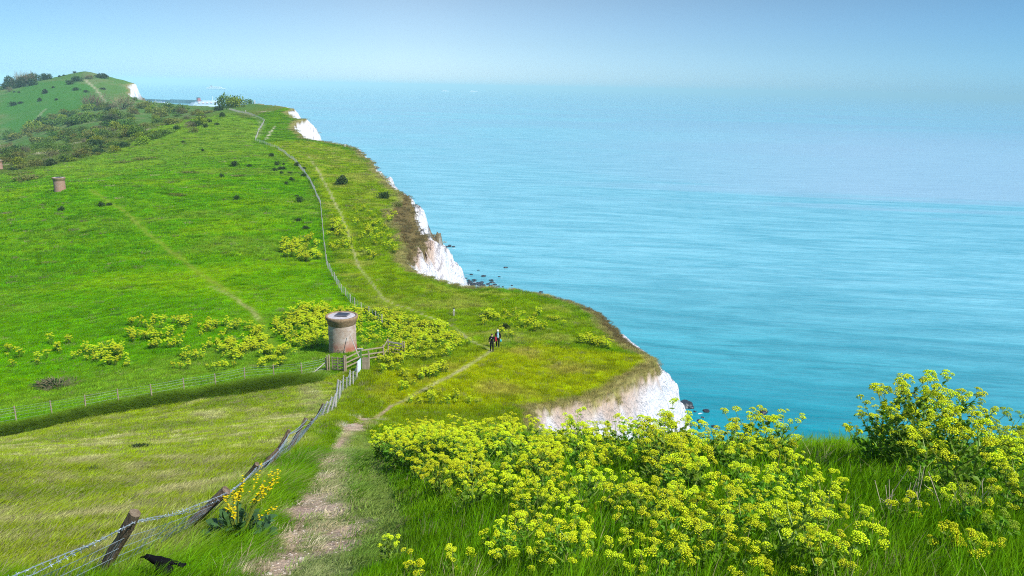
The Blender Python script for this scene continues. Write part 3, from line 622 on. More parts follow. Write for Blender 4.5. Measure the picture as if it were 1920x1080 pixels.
def near_plants():
    G = 'yellow-green flowering plants on the slope right of the path'
    def lot(px, n, kind, label, mind, s=(.85, 1.15)):
        P = in_poly(px, n, mind, 27)
        if len(P) == 0: print('EMPTY LOT', label); return
        Z, S_, T_, R_, A_ = height(P[:, 0], P[:, 1], True)
        for p, z, sd in zip(P, Z, S_):
            if sd > .25: put_plant(random.choice(kind), p[0], p[1], label, G, U(*s), z)
    lot([(705,862),(745,850),(860,845),(960,850),(960,880),(850,890),(750,892)], 60, ['mid'], 'yellow flowering plant in the packed far end of the flower mass beside the path', .28, (.95, 1.2))
    lot([(950,852),(1080,866),(1200,876),(1300,882),(1300,925),(1130,925),(960,900)], 46, ['mid', 'mid', 'low'], 'yellow flowering plant in the packed flower mass in front of the chalk cliff', .22, (.85, 1.15))
    lot([(790,900),(960,900),(1140,920),(1150,985),(1000,990),(870,955)], 27, ['mid', 'low'], 'yellow flowering plant in the middle of the slope below the packed flower mass', .2, (.75, 1.0))
    lot([(1290,885),(1420,885),(1540,895),(1500,955),(1350,985),(1180,985)], 17, ['mid', 'low', 'mid'], 'yellow flowering plant in the long grass between chalk cliff and large flowering clump', .2, (.75, 1.05))
    lot([(800,1060),(1150,1080),(1560,1060),(1580,1150),(1200,1160),(860,1110)], 24, ['low', 'mid'], 'scattered small yellow flowering plant low in the near long grass', .2, (.5, .72))
    lot([(1600,1010),(1919,960),(1919,1110),(1620,1090)], 12, ['low', 'mid', 'green'], 'yellow flowering plant among dry stalks in the near right corner', .2, (.6, .8))
    lot([(1850,880),(1919,860),(1919,920),(1830,930)], 7, ['green', 'low'], 'green-headed flowering plant at the right edge by the brown reeds', .15)
    lot([(760,885),(900,900),(900,985),(800,955)], 14, ['mid', 'low'], 'yellow flowering plant on the lower left side of the mass near the path', .25, (.75, 1.0))
    lot([(900,950),(1100,985),(1320,985),(1540,950),(1560,1060),(1300,1090),(1000,1060)], 44, ['mid', 'low'], 'yellow flowering plant in open grass below the packed flower mass', .22, (.5, .8))
    def one(px, py, kind, label, s=1.0):
        h = seen(px, py, 27)
        if h is not None: put_plant(kind, h[0], h[1], label, None, s, h[2])
    for i, (px, py, s) in enumerate([(1640,905,1.0),(1690,912,1.12),(1735,905,1.1),(1665,890,1.1),(1715,888,1.18),(1760,900,1.0),(1620,892,.85),(1790,915,.9)]):
        h = hit(px, py); put_plant('tall', h[0], h[1], 'tall bushy yellow-flowered plant in the large clump standing against the sea', 'tall plants of the large clump', s*.93, h[2])
    for px, py, s in [(1760,965,.9),(1810,955,1.0),(1850,948,.85),(1725,950,.8),(1880,960,.8)]:
        h = hit(px, py); put_plant('mid', h[0], h[1], 'yellow flowering plant in front of the large clump at lower right', 'plants in front of the large clump', s*1.1, h[2])
    one(1830, 880, 'slim', 'slender tall flowering plant standing out against the sea right of the large clump', .95)
    one(1875, 878, 'slim', 'slender branched plant against the sea near the right edge, shorter than its neighbour', .85)
    one(1240, 868, 'green', 'leafy plant without open flowers standing in front of the white chalk face', 1.2)
    one(1130, 860, 'green', 'thin green plant at the left foot of the white chalk face', .95)
    for px, py, s in [(1380,885,1.1),(1420,878,1.2),(1450,892,1.0),(1350,892,1.0)]:
        h = hit(px, py); put_plant('mid', h[0], h[1], 'yellow flowering plant in the dense group against the sea right of the chalk', 'plants in the dense group against the sea', s, h[2])
    one(730, 1060, 'low', 'small lone yellow flowering plant at the right verge of the path', .62)
    one(770, 1112, 'low', 'lone yellow flowering plant nearest the camera beside the path', .62)
    one(1078, 1075, 'low', 'small upright yellow flowering plant alone in the near long grass', .7)
    one(1250, 1120, 'low', 'short yellow flowering plant in the near grass at bottom centre', .75)
    one(1560, 1120, 'low', 'low yellow flowering plant in the near grass below the large clump', .8)
    one(1612, 1100, 'low', 'low yellow plant close beside another in the grass below the large clump', .75)
    one(1420, 1130, 'low', 'short flowering plant at the bottom edge, right of centre', .6)
near_plants()
def rocket_plant():           # broad leaved cabbage with bright yellow spikes, by the fence
    h = hit(448, 1018); o = empty('wild_cabbage', h, 0, 'dark leafy cabbage plant with bright yellow flower spikes beside the fence', 'plant')
    st, lv, fl = MB(), MB(), MB()
    for i in range(120):
        az = U(0, 6.28); el = U(.05, 1.2); d = Vector((math.cos(az)*math.cos(el), math.sin(az)*math.cos(el), math.sin(el))); p = d*U(.04, .30); L = U(.11, .18)
        sd = d.cross(Vector((0, 0, 1))).normalized(); n = sd.cross(d); W = L*U(.55, .8); c = U(.75, 1.25)
        V = [p, p+d*L*.25+sd*W*.22, p+d*L*.6+sd*W*.5+n*.02, p+d*L*.9+sd*W*.25, p+d*L*1.02-n*.02, p+d*L*.9-sd*W*.25, p+d*L*.6-sd*W*.5+n*.02, p+d*L*.25-sd*W*.22]
        lv.add(V, [(0, 1, 7), (1, 2, 6, 7), (2, 3, 5, 6), (3, 4, 5)], c)
    for i in range(13):
        az = U(-1.2, 1.6); L = U(.45, .78); e = Vector((U(-.12, .42), U(-.2, .3), L)); m = e*.5+Vector((-.03, 0, .05)); st.tube([(0, 0, 0), m, e], [.006, .005, .002], 4, .9, False)
        for k in range(22):
            f = U(.62, 1.0); q = m.lerp(e, (f-.5)*2)+rv()*.022
            for w in range(4): fl.leaf(q, (math.cos(w*1.57), math.sin(w*1.57), .4), (0, 0, 1), .013, .011, U(.85, 1.1))
    link('stem', st.mesh('stem', MT['stem']), o); link('leaves', lv.mesh('leaves', MT['cab']), o); link('flower_spikes', fl.mesh('flower_spikes', MT['bright']), o); o.scale = (1.45,)*3
rocket_plant()
def dry_stalks():             # bleached dead stalks in the right foreground and by the chalk
    for px, py, lb, n in [(1690,985,'bleached dead stalks below the large flowering clump',16),(1120,875,'two pale dead stalks standing in the flower mass',3),(1885,890,'dry brown reed stalks at the right edge',26),(1795,1000,'pale dead stalks near the lower right corner',10)]:
        h = hit(px, py); m = MB()
        for i in range(n):
            b = Vector((U(-.25, .25), U(-.15, .15), -.04)); L = U(.3, .6); e = b+Vector((U(-.2, .25), U(-.15, .15), L)); m.tube([b, b.lerp(e, .5)+rv()*.02, e], [.005, .004, .0025], 4, 1, False)
            if random.random() < .6: q = b.lerp(e, U(.4, .7)); m.tube([q, q+Vector((U(-.12, .12), U(-.1, .1), U(.05, .16)))], .0025, 3, 1, False)
        o = link('dead_stalks', m.mesh('dead_stalks', MT['drystem']), None, None, h); tag(o, lb, 'dead stalks', 'dead stalks in the foreground')
dry_stalks()

# flower patches further off: too many to count
def flower_patches():
    protos = []
    for i in range(5):
        st, lv, fl = plant_protos(U(.6, .8), 8, .45, 1.2, .05)
        me = bpy.data.meshes.new('yellow_flower_patch'); bm = bmesh.new()
        for k, q in enumerate((st, lv, fl)):
            n0 = len(bm.faces); bm.from_mesh(q); bm.faces.ensure_lookup_table()
            for f in bm.faces[n0:]: f.material_index = (0 if f.material_index else 2) if k == 2 else k
        bm.to_mesh(me); bm.free()
        for q in ('stem', 'leaf', 'petal'): me.materials.append(MT[q])
        protos.append(bpy.data.objects.new('p', me))
    lots = [([(245,602),(340,600),(420,630),(500,620),(560,668),(540,690),(410,700),(300,690),(180,690),(140,665),(230,645)], 230, .12), ([(390,610),(500,612),(560,668),(530,690),(420,672)], 100, 0),
            ([(512,612),(560,582),(612,580),(620,640),(600,660),(540,650)], 210, -.3), ([(560,580),(690,582),(735,628),(735,655),(690,668),(655,660),(620,650)], 170, -.3),
            ([(700,588),(760,600),(830,615),(880,648),(860,664),(770,692),(705,704),(680,694),(735,660),(725,620)], 330, -.15),
            ([(780,700),(835,688),(840,700),(790,716)], 34, -.5), ([(525,460),(590,438),(604,482),(595,498),(532,484)], 95, 0), ([(606,445),(632,408),(658,440),(664,482),(622,474)], 80, 0),
            ([(664,392),(742,402),(752,480),(692,496),(668,470)], 75, .1), ([(895,588),(1050,592),(1060,612),(960,640),(900,610)], 70, .1), ([(1085,634),(1140,646),(1145,658),(1090,646)], 32, -.4), ([(740,690),(900,760),(760,765)], 26, .1),
            ([(0,650),(150,640),(140,690),(20,690)], 16, 0), ([(780,480),(830,500),(800,520)], 5, -1)]
    P = []
    for px, n, th in lots:
        q = in_poly(px, n*3)
        if len(q) == 0: continue
        q = q[fbm(q[:, 0]/1.6, q[:, 1]/2.4, 301, 3) > th-.16][:n]; P.append(q)
    P = np.concatenate(P); z, s, C, ch, tr, a = land_at(P[:, 0], P[:, 1]); ok = (ch < .4) & (tr < .4); P, z = P[ok], z[ok]; n = len(P)
    k = RNG.uniform(.5, 1.25, n)*np.clip(np.hypot(*P.T)/75, .9, 1.4)
    scatter('yellow_flower_patches', np.stack([P[:, 0], P[:, 1], z], 1), RNG.uniform(0, 6.28, n), np.stack([k*1.15, k*1.15, k], 1), np.ones((n, 3)), RNG.integers(0, 5, n), protos)
flower_patches()

# ---------------------------------------------------------------- shrubs
def shrub_mesh(mat, n=520, flat=.75, twig=False, lumps=6, leaf=.16):
    m = MB(); cs = [(Vector((U(-.55, .55), U(-.55, .55), U(.15, .55)*flat)), U(.32, .55)) for _ in range(lumps)]+[(Vector((0, 0, .3*flat)), .6)]
    for i in range(n):
        c, r = random.choice(cs); d = rv(); p = c+Vector((d.x*r, d.y*r, d.z*r*flat))*U(.55, 1.05)**.6
        if p.z < -.1: continue
        if twig: e = p+(d+Vector((0, 0, .8)))*U(.08, .2); m.tube([p*.9, p, e], [.012, .008, .003], 3, U(.7, 1.3), False)
        else: m.leaf(p, d+rv()*.8+Vector((0, 0, .3)), d, U(.6, 1.3)*leaf, U(.6, 1.2)*leaf*.7, U(.7, 1.3))
    for k in range(6):
        c, r = random.choice(cs); m.tube([(0, 0, -.15), c*.6, c], [.05, .03, .012], 4, .6, False)
    return m.mesh('shrub', MT[mat])
SH = {k: [shrub_mesh(k, 620 if k != 'b3' else 420, f, k == 'b3') for f in (.6, .8, .95)] for k in ('b0', 'b1', 'b2', 'b3', 'b4')}
def shrub(px, py, w, kind, label, cat='shrub', group=None, flat=.8, name='shrub', Y=None):
    h = seen(px, py) if Y is None else None
    if h is None:
        h = atY(px, py, Y); h[2] = hz(h[0], h[1])
    d = h[1]*math.cos(PITCH); W = w/FPX*d*.5/.85
    o = link(name, random.choice(SH[kind]), None, None, (h[0], h[1], h[2]-.04*W)); W *= 1.45 if w < 12 else 1.1; o.scale = (W, W*U(.9, 1.1), W*(flat*1.45 if flat > .45 else flat)*U(.9, 1.15)); o.rotation_euler = (0, 0, U(0, 6.28)); return tag(o, label, cat, group)
def shrubs():
    g = 'small dark bushes dotted along the ridge fence'
    for px, py, w in [(509,294,9),(520,310,8),(526,318,11),(516,322,9),(544,326,8),(549,339,9),(537,346,6),(531,309,5),(556,311,9),(570,318,8),(569,331,10),(534,318,7),(528,326,6)]: shrub(px, py, w, 'b0', 'small dark bush in the cluster just left of the ridge fence', 'bush', g)
    for px, py, w, lb in [(562,379,15,'dark double bush halfway down the green hill beside the ridge fence'),(557,369,8,'small dark bush touching the double bush by the ridge fence'),(561,415,10,'dark bush just above the upper yellow flower patch'),(572,430,15,'dark green bush at the top edge of the upper yellow flower patch'),
                          (441,311,11,'dark bush on the open hill, left of a similar smaller one'),(467,312,9,'small dark bush on the open hill nearest the ridge cluster'),(417,332,8,'tiny dark bush on the hill below the brown thicket'),(445,375,11,'lone dark bush in the middle of the green hillside'),
                          (116,396,11,'dark bush downhill of the far brick shaft'),(204,385,9,'small dark bush beside the worn track on the green hill'),(190,387,10,'low bush left of the worn track on the green hill'),(642,346,25,'broad dark bush right of the ridge path on the cliff strip'),
                          (720,373,24,'dark bush close to the cliff brink above the brown slope'),(745,389,18,'dark bush at the head of the brown slope'),(624,433,10,'small bush between ridge fence and ridge path'),(948,617,24,'dense dark bush behind the two walkers'),
                          (385,239,8,'small bush near the crest of the green hill'),(406,234,7,'small bush at the crest below the ridge fence corner'),(362,249,18,'brownish bush just under the crest of the green hill'),(417,219,12,'rounded bush on the crest left of the ridge fence'),(345,268,6,'tiny round bush on the upper slope'),(380,283,5,'tiniest bush on the upper slope below the crest')]:
        shrub(px, py, w, 'b0' if w != 18 else 'b4', lb, 'bush')
    for px, py, w, lb in [(272,300,46,'low brown-green thicket on the upper hillside, wider of two'),(232,304,30,'low brown-green thicket on the upper hillside, smaller of two'),(58,336,64,'long low dark thicket above the far brick shaft'),(40,326,40,'low thicket beside the left edge above the far brick shaft'),
                          (330,365,34,'low olive thicket in the middle of the green hill'),(357,325,40,'flat brownish thicket on the upper hillside'),(452,330,28,'flat dark thicket right of the upper hillside'),(92,494,30,'flat dark thicket on the lower left hillside'),(385,352,26,'flat grassy thicket on the hill face')]:
        shrub(px, py, w, 'b4', lb, 'thicket', 'low thickets on the green hill', .22)
    shrub(103, 727, 96, 'b3', 'dark heap of bare brambles left above the field fence', 'brambles', None, .42, 'bramble_heap'); shrub(88, 726, 70, 'b0', 'dark green leaves growing through the bramble heap', 'brambles', None, .35, 'bramble_heap')
    for px, py, w, lb in [(262,842,44,'dark grass tussock in the middle of the near field'),(172,886,36,'smaller dark tussock in the near field'),(150,884,20,'brown tuft beside the smaller dark tussock in the field')]: shrub(px, py, w, 'b0', lb, 'tussock', 'dark tussocks in the near field', .42, 'tussock')
    # the scrub-filled valley behind the hill
    g = 'shrubs filling the valley behind the green hill'; LB = dict(b0='dark green shrub in the scrub valley behind the hill', b1='mid green shrub in the scrub valley behind the hill', b2='bright yellow-green shrub in the scrub valley behind the hill', b3='bare grey-brown shrub in the scrub valley behind the hill', b4='olive shrub in the scrub valley behind the hill')
    V = [(0,262),(60,242),(110,214),(190,198),(250,196),(300,203),(350,207),(410,207),(395,228),(330,250),(260,272),(160,298),(60,314),(0,318)]
    A = np.array(V, float); lo, hi = A.min(0), A.max(0); k = 0
    while k < 200:
        q = RNG.uniform(lo, hi, 2)
        if not inside(q[:1], q[1:], A)[0]: continue
        kd = random.choices(['b0', 'b1', 'b2', 'b3', 'b4'], [.16, .33, .17, .10, .24])[0]; w = U(11, 32)*(.75 if q[1] < 225 else 1.0)
        if shrub(q[0], q[1]+w*.12, w, kd, LB[kd], 'shrub', g, U(.5, .85)): k += 1
    for px, py, w, kd, f, lb in [(172,203,52,'b3',.9,'large bare grey-brown shrub below the far hill'),(228,205,48,'b3',.8,'second large bare grey-brown shrub, nearer the far chalk cliff'),(302,219,30,'b4',.95,'round olive tree with pale trunk above the harbour'),(340,212,24,'b1',.9,'bright green bush beside the bare track above the harbour'),
                              (318,203,26,'b1',.8,'green bush at the harbour overlook, left of the track'),(275,202,36,'b4',.5,'low olive bush at the foot of the far chalk cliff'),(252,188,12,'b1',.8,'small green bush on the slope under the far chalk cliff')]: shrub(px, py, w, kd, lb, 'shrub', None, f)
    for px, py, w, kd, f, lb in [(421,197,26,'b1',1.0,'rounded green tree on the crest at the end of the ridge fence'),(442,197,26,'b4',.7,'brownish shrub right of the rounded crest tree'),(448,200,34,'b2',.6,'yellow-green mound shrub on the crest'),(467,193,13,'b1',1.0,'small round green tree on the skyline of the crest'),(410,207,22,'b0',.6,'dark shrub at the foot of the crest tree'),(385,212,40,'b4',.35,'low olive scrub along the crest above the harbour')]:
        shrub(px, py, w, kd, lb, 'tree' if 'tree' in lb else 'shrub', None, f, 'tree' if 'tree' in lb else 'shrub')
    # far hill
    g = 'wood on the skyline of the far hill'
    for px, py, w in [(14,166,22),(26,160,26),(40,156,30),(56,152,30),(50,160,34),(68,152,22),(34,164,26),(80,150,18),(90,147,16),(18,172,14),(60,160,20)]: shrub(px, py, w, random.choice(['b0', 'b0', 'b3']), 'tree in the dark wood on the far hill skyline', 'tree', g, .8, 'tree')
    for px, py, w, lb in [(132,158,16,'dark thicket left of the track on the far hill'),(148,152,22,'dark thicket at the top of the far hill track'),(170,148,24,'brown thicket near the summit of the far hill'),(192,146,24,'green thicket on the summit edge of the far hill'),(142,169,13,'lone bush under the thickets of the far hill'),(162,173,8,'small lone bush left of the far hill track'),(194,168,8,'small bush right of the far hill track')]:
        shrub(px, py, w, 'b0' if 'brown' not in lb else 'b3', lb, 'bush', None, .6)
    for px, py, w in [(100,165,5),(35,174,4),(27,173,4),(85,175,10),(40,194,8),(25,198,14),(106,188,5),(75,190,8),(120,140,5),(112,142,5),(140,137,5)]: shrub(px, py, w, 'b0', 'small dark bush dotted on the far hillside', 'bush', 'small bushes on the far hill', .7)
shrubs()

def path_stones():
    m = []
    for i in range(4):
        bm = bmesh.new(); bmesh.ops.create_icosphere(bm, subdivisions=1, radius=1)
        for v in bm.verts: v.co = v.co*U(.7, 1.2); v.co.z *= .5
        me = bpy.data.meshes.new('stone'); bm.to_mesh(me); bm.free(); me.materials.append(STONE); m.append(bpy.data.objects.new('s', me))
    N = 9000; r = 4+34*RNG.random(N); az = np.radians(RNG.uniform(-22, -4, N)); x = r*np.sin(az); y = r*np.cos(az); z, s, C, ch, tr, a = land_at(x, y); ok = (tr > .35) & (RNG.random(N) < .6); x, y, z = x[ok], y[ok], z[ok]; n = len(x)
    k = RNG.uniform(.006, .02, n)*np.where(RNG.random(n) < .06, 2.2, 1); scatter('path_stones', np.stack([x, y, z], 1), RNG.uniform(0, 6.28, n), np.stack([k]*3, 1), np.ones((n, 3)), RNG.integers(0, 4, n), m)
STONE = simple('chalk_stone', (.50, .42, .35), .9, .1, .3, 30)
path_stones()
# ---------------------------------------------------------------- built things
def woodmat(name, a, b, sc=6):
    t = NT(name); p = t.obj(); n = t.noise(t.vmul(p, (3, 3, .6)), sc, 6, .65, .6); w = t.noise(t.vmul(p, (9, 9, 1.2)), sc, 4, .6); sh = t.attr('shade').outputs['Fac']
    c = t.hsv(t.mix(t.mr(n, .35, .65, 0, 1), a, b), v=t.math('MULTIPLY', sh, t.mr(w, .3, .7, .7, 1.2)))
    return t.done(t.princ(c, .85, t.bump(w, .6, .02), .15))
WOOD = woodmat('weathered_post', (.20, .155, .105), (.09, .062, .040)); GREY = woodmat('silvered_wood', (.50, .47, .43), (.30, .27, .23)); RAIL = woodmat('rail_wood', (.40, .33, .23), (.22, .17, .11))
WIRE = simple('galvanised_wire', (.36, .42, .48), .5, .4, .15, 40, 0, .01, .35)
def post_mesh(L, r, mat, lean=(0, 0, 1), k=7, rough=.12, seg=6):
    m = MB(); d = Vector(lean).normalized(); P = []; R = []
    for i in range(seg+1):
        f = i/seg; P.append(d*(f*(L+.25)-.25)+Vector((U(-1, 1), U(-1, 1), 0))*r*.12); R.append(r*(1-.12*f)*U(1-rough, 1+rough))
    m.tube(P, R, k, 1.0); 
    for i in range(len(m.V)): m.V[i] = tuple(Vector(m.V[i])+rv()*r*.10)
    return m.mesh('post', mat)
def post_between(bp, tp, L, flat=False):
    """a post rising from the ground seen at bp whose head is seen at tp"""
    b = hit(*bp); d = ray(*tp); o = np.array([0, 0, H]); d = d/np.linalg.norm(d); w = b-o; t0 = w@d; perp = np.linalg.norm(w-t0*d); L = max(L, perp*1.03); q = math.sqrt(max(0, L*L-perp*perp))
    c = [o+d*(t0+q), o+d*(t0-q)]; return b, max(c, key=lambda p: p[2])
def strands(m, lines, rad, sag=.03, seg=5):
    for A in lines:
        for a, b in zip(A[:-1], A[1:]):
            a = Vector(a); b = Vector(b); r = rad if not callable(rad) else rad(a); P = [a.lerp(b, i/seg)-Vector((0, 0, sag*4*(i/seg)*(1-i/seg)))*U(.6, 1.3) for i in range(seg+1)]; m.tube(P, r, 4, 1.0, False)
def path_fence():
    base = hit(340, 997); F = empty('path_fence', base, 0, 'leaning rustic post and wire fence running downhill beside the path', 'fence')
    L = [((-260,1290),(-190,1140),1.1,.05), ((185,1084),(255,962),1.1,.052), ((340,998),(424,919),1.08,.055), ((443,918),(482,870),1.05,.05), ((467,901),(522,842),1.05,.045), ((503,875),(543,806),1.05,.05), ((537,853),(574,784),1.1,.05), ((566,817),(587,785),1.0,.045),
         ((590,789),(606,757),1.0,.045), ((603,782),(614,752),.95,.04), ((613,776),(622,744),1.0,.045), ((621,772),(629,738),1.0,.045), ((628,766),(634,712),1.35,.05), ((636,750),(638,714),1.15,.045), ((642,735),(644,704),1.1,.04), ((650,729),(650,707),.9,.035), ((656,724),(656,694),1.15,.05), ((662,722),(662,696),1.05,.04), ((669,708),(670,680),1.1,.045)]
    ends = []
    for bp, tp, ln, r in L:
        b, t = post_between(bp, tp, ln); v = Vector(t)-Vector(b); far = b[1] > 40
        o = link('post', post_mesh(v.length, r*1.35, GREY if far else WOOD, v, 8, .14), F); o.location = Vector(b)-Vector(base); ends.append((Vector(b)-Vector(base), Vector(t)-Vector(base)))
    m = MB(); rad = lambda p: .0045 if (p.y+base[1]) < 14 else .008
    off = [Vector((U(-.02, .02), U(-.02, .02), 0)) for _ in ends]
    for fr, fr2 in ((.97, .90), (.80, .90)):
        A = [b.lerp(t, fr if i % 2 == 0 else fr2)+Vector((.05, -.03, 0)) for i, (b, t) in enumerate(ends)]; strands(m, [A], rad, .05, 7)
        for a, b in zip(A[:6], A[1:7]):
            n = int((b-a).length/.13)
            for k in range(n):
                q = a.lerp(b, (k+.5)/n)-Vector((0, 0, .2*((k+.5)/n)*(1-(k+.5)/n))); 
                for _ in range(2): d = rv()*.022; m.tube([q-d, q+d], .003, 3, 1, False)
    link('barbed_wire', m.mesh('barbed_wire', WIRE), F)
    m = MB(); rows = [.06, .2, .35, .5, .66]
    strands(m, [[b.lerp(t, f)+Vector((.04, -.03, 0)) for b, t in ends] for f in rows], lambda p: .003 if (p.y+base[1]) < 14 else .004, .02, 4)
    for (b0, t0), (b1, t1) in zip(ends[:-1], ends[1:]):
        n = max(1, int((b1-b0).length/.17))
        if b0.y+base[1] > 30: n = n//2
        for k in range(n):
            f = (k+.5)/n; q0 = b0.lerp(b1, f).lerp(t0.lerp(t1, f), .05); q1 = b0.lerp(b1, f).lerp(t0.lerp(t1, f), .66); o = Vector((.04+U(-.03, .03), -.03, 0)); m.tube([q0+o, q1+o+Vector((0, 0, -.01))], .0028, 3, 1, False)
    link('wire_netting', m.mesh('wire_netting', WIRE), F)
def straight_fence(name, pts, hgt, r, mat, label, rows, rw, first=100, gap=None, sp=2.2, stay=0, lbl=None):
    P = [np.array(p) for p in pts]
    if gap:
        D = [0]
        for a, b in zip(P[:-1], P[1:]): D.append(D[-1]+np.linalg.norm((b-a)[:2]))
        n = int(D[-1]/sp); s_ = np.linspace(0, D[-1], n); X = np.interp(s_, D, [p[0] for p in P]); Y = np.interp(s_, D, [p[1] for p in P]); Z = height(X, Y); P = list(np.stack([X, Y, Z], 1))
    base = P[0]; F = empty(name, base, 0, label, 'fence'); rest = MB(); order = sorted(range(len(P)), key=lambda i: P[i][1]); nearest = set(order[:first]); kinds = [post_mesh(hgt, r, mat, (U(-.04, .04), U(-.04, .04), 1), 6, .1, 3) for _ in range(5)]
    for i, p in enumerate(P):
        if i in nearest: link('post', kinds[i % 5], F, None, Vector(p-base))
        else: rest.tube([Vector(p-base)-Vector((0, 0, .2)), Vector(p-base)+Vector((0, 0, hgt))], r*1.2, 5)
    if rest.V: link('distant_posts', rest.mesh('distant_posts', mat), F)['kind'] = 'stuff'
    m = MB(); strands(m, [[Vector(p-base)+Vector((0, -r, hgt*f)) for p in P] for f in rows], rw, .015, 2)
    if stay:
        for a, b in zip(P[:-1], P[1:]):
            for k in range(stay): q = Vector((a+(b-a)*(k+.5)/stay)-base); m.tube([q+Vector((0, -r, hgt*rows[0])), q+Vector((0, -r, hgt*rows[-1]))], rw(Vector(a)) if callable(rw) else rw, 3, 1, False)
    link('fence_wire', m.mesh('fence_wire', WIRE), F); return F
path_fence()
straight_fence('field_fence', [hit(*p) for p in [(-110,812),(-35,800),(31,789),(98,778),(161,768),(223,756),(285,747),(346,735),(405,726),(459,714),(514,709),(566,704),(612,694)]], 1.08, .05, RAIL, 'straight post and wire fence along the top of the dark bank', [.15, .4, .62, .8, .95], .0035)
straight_fence('ridge_fence', hitv([(716,608),(700,598),(667,577),(640,548),(613,500),(606,440),(601,385),(582,342),(556,306),(522,280),(497,270),(479,264),(485,245),(496,227),(470,216),(450,211),(430,206)]), 1.12, .06, GREY, 'long pale post and wire fence winding up the ridge along the cliff top', [.2, .45, .7, .95], lambda p: .007 if p.y < 60 else .016, 100, True, 2.3, 1)

# gate group by the shaft
def gate_post(p, h, r=.065, lean=(0, 0, 1)): return post_mesh(h, r, RAIL, lean, 8, .06, 3)
def rails(root, A, B, zs, w=.10, t=.045, sag=0):
    for z0, z1 in zs:
        m = MB(); m.beam(Vector(A)+Vector((0, 0, z0)), Vector(B)+Vector((0, 0, z1)), t, w); link('rail', m.mesh('rail', RAIL), root)
def gates():
    g0, g1 = Vector(hit(622, 695)), Vector(hit(646, 697))
    G = empty('field_gate', g0, 0, 'small wooden gate with diagonal brace below the nearest brick shaft', 'gate'); v = g1-g0; v.z = g1.z-g0.z
    o = link('gate_post', gate_post(None, 1.35, .075), G, None, v); o = link('gate_post', gate_post(None, 1.35, .07), G, None, (-.18, 0, 0)); link('gate_post', gate_post(None, 1.3, .055), G, None, (-.33, -.05, 0))
    m = MB(); a, b = v*.07, v*.93
    for z in (.16, .42, .66, .88, 1.1): m.beam(a+Vector((0, 0, z)), b+Vector((0, 0, z)), .035, .085)
    for q in (a, b, v*.5): m.beam(q+Vector((0, 0, .1)), q+Vector((0, 0, 1.2)), .05, .07)
    m.beam(a+Vector((0, -.035, .16)), b+Vector((0, -.035, 1.08)), .03, .08); link('gate_leaf', m.mesh('gate_leaf', RAIL), G)
    # rail fence from the gate to the green post, then on to the second gate
    p0, p1, p2, p3 = g1, Vector(hit(676, 684)), Vector(hit(692, 692)), Vector(hit(719, 674)); p1b = Vector(hit(678, 682))
    F = empty('rail_fence', p0, 0, 'three-rail wooden fence panel between gate and green post', 'fence'); link('post', gate_post(None, 1.35, .07), F, None, Vector((.1, .1, 0)))
    rails(F, (.1, .1, 0), p1-p0, [(.35, .38), (.7, .75), (1.1, 1.18)])
    GP = empty('green_post', p1, 0, 'green painted post with flat top board between the rail fences', 'post'); m = MB(); m.box((0, 0, .62), (.22, .1, 1.5)); link('shaft', m.mesh('shaft', simple('green_paint', (.09, .20, .05), .6)), GP); m = MB(); m.box((0, 0, 1.39), (.5, .16, .05)); link('top_board', m.mesh('top_board', GREY), GP)
    F = empty('rail_fence', p1b, 0, 'three-rail wooden fence running right from the green post', 'fence'); e = p3-p1b; link('post', gate_post(None, 1.3, .075), F, None, e); link('post', gate_post(None, 1.5, .075), F, None, Vector(hit(692, 691))-p1b)
    rails(F, (0, 0, 0), e, [(.4, .32), (.75, .68), (1.15, 1.1)])
    q0, q1 = Vector(hit(728, 663)), Vector(hit(758, 668))
    F = empty('rail_fence', p3, 0, 'short sloping rail piece joining the fence to the far gate', 'fence'); rails(F, (.05, 0, 0), q0-p3, [(.5, .45), (1.15, 1.3)]); 
    G = empty('far_gate', q0, 0, 'low wooden gate with a pale top bar standing in yellow flowers', 'gate'); v = q1-q0
    for q in (Vector((0, 0, 0)), v, v*.9): link('gate_post', gate_post(None, 1.35, .065), G, None, q)
    m = MB()
    for z in (.2, .5, .8): m.beam(v*.03+Vector((0, 0, z)), v*.97+Vector((0, 0, z)), .035, .08)
    link('gate_leaf', m.mesh('gate_leaf', RAIL), G); m = MB(); m.beam(v*.04+Vector((0, -.03, 1.1)), v*.86+Vector((0, -.03, 1.1)), .04, .13); link('top_bar', m.mesh('top_bar', GREY), G)
    # pickets and the pale sheet
    F = empty('picket_fence', hit(681, 694), 0, 'short run of upright wooden pickets at the lower end of the path fence', 'fence'); b = Vector(hit(681, 694))
    for i in range(5): q = b.lerp(Vector(hit(691, 694)), i/4)-b; m = MB(); m.box((0, 0, .5), (.11, .035, 1.15+U(-.12, .12)), Matrix.Rotation(U(-.06, .06), 3, 'Y')); link('picket', m.mesh('picket', RAIL), F, None, q)
    c = Vector(hit(671, 700)); d = Vector(hit(677, 694)); m = MB(); n = 6; 
    for i in range(n+1):
        for z in (0.02, .5, 1.0): p = (d-c)*(i/n)+Vector((.02*math.sin(i*2.1), .03*math.cos(i*1.7+z*3), z)); m.V.append(tuple(p)); m.C.append(1)
    for i in range(n):
        for k in range(2): m.F.append((i*3+k, (i+1)*3+k, (i+1)*3+k+1, i*3+k+1))
    o = link('plastic_sheet', m.mesh('plastic_sheet', simple('pale_blue_sheet', (.55, .64, .78), .5)), None, None, c); tag(o, 'pale blue-white sheet tied to the lower end of the path fence', 'sheet'); sm = o.modifiers.new('thick', 'SOLIDIFY'); sm.thickness = .012
    # prop pole of the fence corner and leaning pole
    a = Vector(hit(585, 701)); b = Vector(hit(613, 694))+Vector((0, 0, .75)); m = MB(); m.tube([a, b], [.045, .04], 6); o = link('fence_stay', m.mesh('fence_stay', GREY)); tag(o, 'slanting wooden stay propping the gate end of the field fence', 'stay')
gates()

